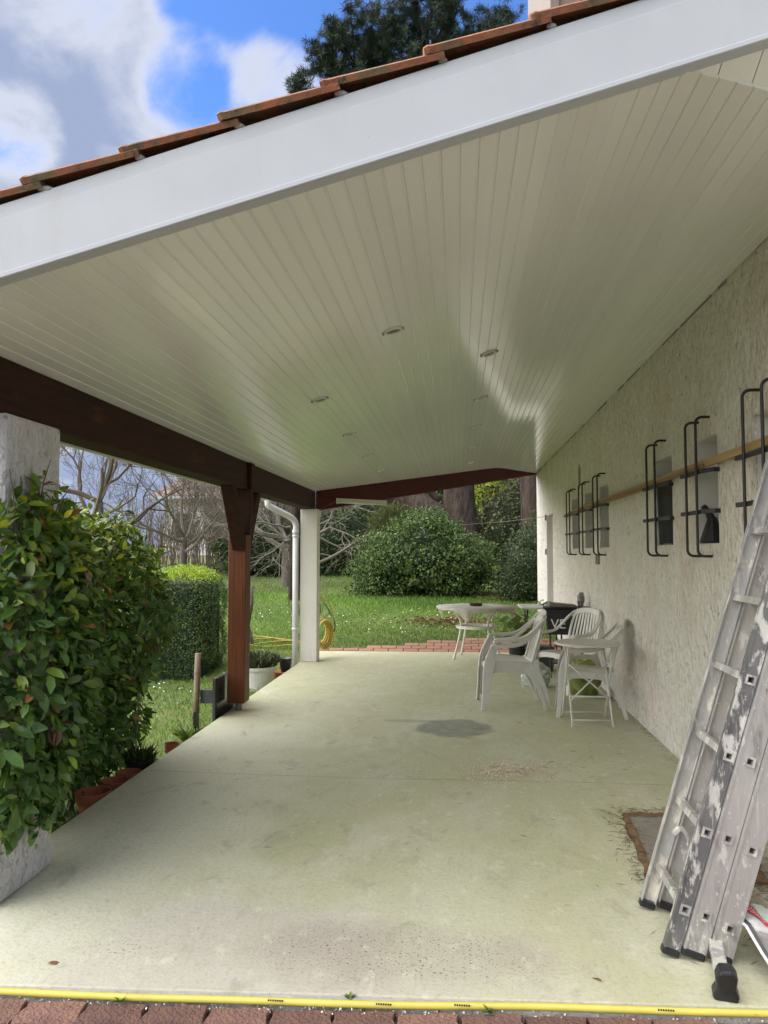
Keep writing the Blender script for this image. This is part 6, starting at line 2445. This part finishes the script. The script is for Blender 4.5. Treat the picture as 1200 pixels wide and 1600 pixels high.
    for k in range(34):
        a = rng.uniform(0, 6.28)
        st = Vector((0.6, 1.0, rng.uniform(10, 15.5)))
        tip = st + Vector((math.cos(a) * 2.0, math.sin(a) * 2.0, rng.uniform(0, 1.5)))
        br.tube([st, st.lerp(tip, 0.5), tip], [0.05, 0.03, 0.01], 4, cap=False)
        ts = np.array([list(st.lerp(tip, f)) for f in np.linspace(0.5, 1.0, 7)])
        cs.append(np.repeat(ts, 2, axis=0) + rs.normal(0, 0.2, (14, 3)))
    br.build('branches', 'bark', t)
    V, F, tv = tufts(np.concatenate(cs), 20, 0.3, (1, 1, 1))
    f = link_mesh('crown', np_mesh('crown', V, F, 'needle', tv), t)
    f['kind'] = 'stuff'
    # small dark pine tops seen just over the tiles
    for (x, y, z, h, w, lab, m) in [(-3.66, 17.0, 0.6, 12.15, 0.80, 'slim dark young pine whose top shows over the tiles left of the great pine', 60),
                                     (2.95, 28.0, 0.9, 19.6, 0.9, 'distant conifer whose tip shows over the tiles near the dormer', 50)]:
        t = thing('young_pine', lab, 'tree', (x, y, lawn_z(x, y)))
        MB().tube([(0, 0, -0.2), (0.1, 0, h * 0.5), (0.05, 0, h)], [0.14, 0.09, 0.012], 7).build('trunk', 'bark', t, smooth=True)
        cs = []
        br = MB()
        for k in range(m):
            zz = h - 3.2 * rng.random() ** 1.3
            ln = w * (0.15 + (h - zz) * 0.42) * rng.uniform(0.6, 1.2)
            a = rng.uniform(0, 6.28)
            st = Vector((0.06, 0, zz))
            tip = st + Vector((math.cos(a) * ln, math.sin(a) * ln, ln * 0.65))
            br.tube([st, tip], [0.02, 0.006], 4, cap=False)
            cs.append(np.array([list(st.lerp(tip, f)) for f in np.linspace(0.35, 1.0, 5)]) + rs.normal(0, 0.03, (5, 3)))
        br.build('branches', 'bark', t)
        V, F, tv = tufts(np.concatenate(cs), 22, 0.17, (1, 1, 1))
        f = link_mesh('crown', np_mesh('crown', V, F, 'needle', tv), t)
        f['kind'] = 'stuff'


pine()


# ---- neighbouring house ------------------------------------------------
def neighbour():
    Y = 42.0
    z0 = lawn_z(-15, Y)
    t = thing('neighbour_house', 'pale neighbouring house with low tiled roof behind the bare trees', 'house', (-13, Y, z0))
    MB().box(-3.6, 2.4, 0, 8, -1, 3.2).build('wall', 'neighbour_wall', t)
    r = MB()
    r.prism([(-0.7, 3.2), (-0.7, 3.32), (4, 4.75), (8.7, 3.32), (8.7, 3.2), (4, 4.55)], 'x', -4.1, 3.0)
    r.build('roof', 'neighbour_roof', t)
    MB().box(-4.15, 3.05, -0.82, -0.70, 3.12, 3.28).build('gutter', 'fascia_white', t)
    for (xa, xb, za, zb) in ((-2.9, -2.0, 0.9, 2.4), (-0.9, 0.2, 0.2, 2.4)):
        w = MB().box(xa, xb, -0.03, 0.05, za, zb).build('window', 'neighbour_shutter', t)
        MB().box(xa + 0.08, xb - 0.08, -0.045, -0.03, za + 0.08, zb - 0.08).build('pane', 'glass_dark', w)
    MB().box(0.9, 1.15, -0.06, 0.0, -1, 3.2).build('corner_pilaster', 'fascia_white', t)


neighbour()


# ---- grass -----------------------------------------------------------------
def grass():
    rs = np.random.RandomState(40)
    sets = []

    def area(n, x0, x1, y0, y1, h):
        x = rs.uniform(x0, x1, n)
        y = y0 + (y1 - y0) * rs.uniform(0, 1, n) ** 1.25
        ok = ~((x > XL - 0.03) & (y < 11.42)) & ~((x > XW) & (y < 15.4))
        pv = (x > XL) & (x < XW) & (y < 11.44 + 0.1 + 0.5)
        ok &= ~((x > -2.12) & (y < 11.42 + 0.10 + 0.52 * np.clip((x + 2.2) / 2.8, 0, 1)))
        x, y = x[ok], y[ok]
        sets.append((x, y, h * rs.uniform(0.5, 1.5, len(x))))
    area(60000, -6.5, XL, 3.2, 12.5, 0.045)
    area(90000, -7.5, 2.5, 11.4, 18.5, 0.05)
    area(52000, -12.0, 3.5, 17.0, 32.0, 0.075)
    x = np.concatenate([s[0] for s in sets])
    y = np.concatenate([s[1] for s in sets])
    h = np.concatenate([s[2] for s in sets])
    n = len(x)
    # taller rough grass in front of the round shrub
    tall = np.exp(-((x + 1.0) / 1.6) ** 2 - ((y - 16.3) / 0.9) ** 2)
    h = h * (1 + 1.6 * tall)
    worn = np.exp(-((x + 0.35) / 0.9) ** 2 - ((y - 14.0) / 0.4) ** 2)
    keep = rs.uniform(0, 1, n) > worn * 0.6
    x, y, h = x[keep], y[keep], h[keep]
    n = len(x)
    C = np.stack([x, y, lawn_np(x, y) - 0.005], 1)
    D = np.stack([rs.normal(0, 0.55, n), rs.normal(0, 0.55, n), np.ones(n)], 1)
    Nn = rs.normal(0, 1, (n, 3))
    patch = 0.5 + 0.5 * np.sin(x * 0.9 + 1.7 * np.sin(y * 0.45)) * np.sin(y * 0.7 + x * 0.3)
    g = rs.uniform(0.6, 1.35, (n, 1)) * (0.8 + 0.45 * patch[:, None])
    tt = g * np.where((rs.uniform(0, 1, n) < 0.12 + 0.22 * patch)[:, None], np.array([[1.5, 1.2, 1.15]]), np.array([[0.85, 1.0, 0.85]]))
    V, F, tv = leaves(C, D, Nn, h, np.clip(h * 0.19, 0.006, 0.014), tt, NEEDLE)
    # two-triangle blades
    f = link_mesh('grass', np_mesh('grass', V, F, 'grass', tv))
    tag(f, 'short green grass covering the lawn', 'grass', None, 'stuff')
    # daisies
    n = 420
    x = np.concatenate([rs.uniform(-4.2, -2.3, 190), rs.uniform(-3.8, 0.8, 230)])
    y = np.concatenate([rs.uniform(4.5, 11.5, 190), rs.uniform(12.2, 15.5, 230)])
    vs, fs = [], []
    for i in range(n):
        r_ = rs.uniform(0.007, 0.012)
        z = lawn_z(x[i], y[i]) + rs.uniform(0.04, 0.07)
        b = len(vs)
        tx, ty = rs.normal(0, 0.35, 2)
        for k in range(7):
            a = k / 7 * 6.283
            vs.append((x[i] + r_ * math.cos(a), y[i] + r_ * math.sin(a), z + r_ * (tx * math.cos(a) + ty * math.sin(a))))
        fs.append(tuple(range(b, b + 7)))
    o = MB().add(vs, fs).build('daisies', 'petal')
    tag(o, 'scattered white daisies in the lawn', 'flowers', None, 'stuff')
    # leafy weeds at the slab edge
    rs2 = np.random.RandomState(41)
    pts = [(-2.42, 6.75, 0.17, 'leafy green weed at the slab edge in front of the stake'), (-2.20, 4.05, 0.22, 'long leaved green weed at the slab edge under the shrub')]
    for (px, py, s, lab) in pts:
        n = 40
        a = rs2.uniform(0, 6.28, n)
        C = np.zeros((n, 3))
        D = np.stack([np.cos(a), np.sin(a), rs2.uniform(0.5, 1.8, n)], 1)
        V, F, tv = leaves(C, D, np.tile([[0, 0, 1.0]], (n, 1)) + rs2.normal(0, 0.3, (n, 3)), s * rs2.uniform(0.6, 1.3, n), s * 0.25 * rs2.uniform(0.7, 1.2, n), tint_var(rs2, n, 1.0, 2.0, 0.3), LEAF8)
        o = link_mesh('weed', np_mesh('weed', V, F, 'leaf', tv, smooth=True))
        o.location = (px, py, lawn_z(px, py))
        tag(o, lab, 'weed')


grass()


# thin clothes line from the wall, and washing line props at the far right
def wires():
    o = MB().tube([(1.52, 12.6, 2.05), (1.0, 16.0, 2.10), (-0.2, 24, 2.3)], 0.004, 5).build('clothes_line', 'twig_pale')
    tag(o, 'thin wire running from the house wall towards the pines', 'wire')


wires()
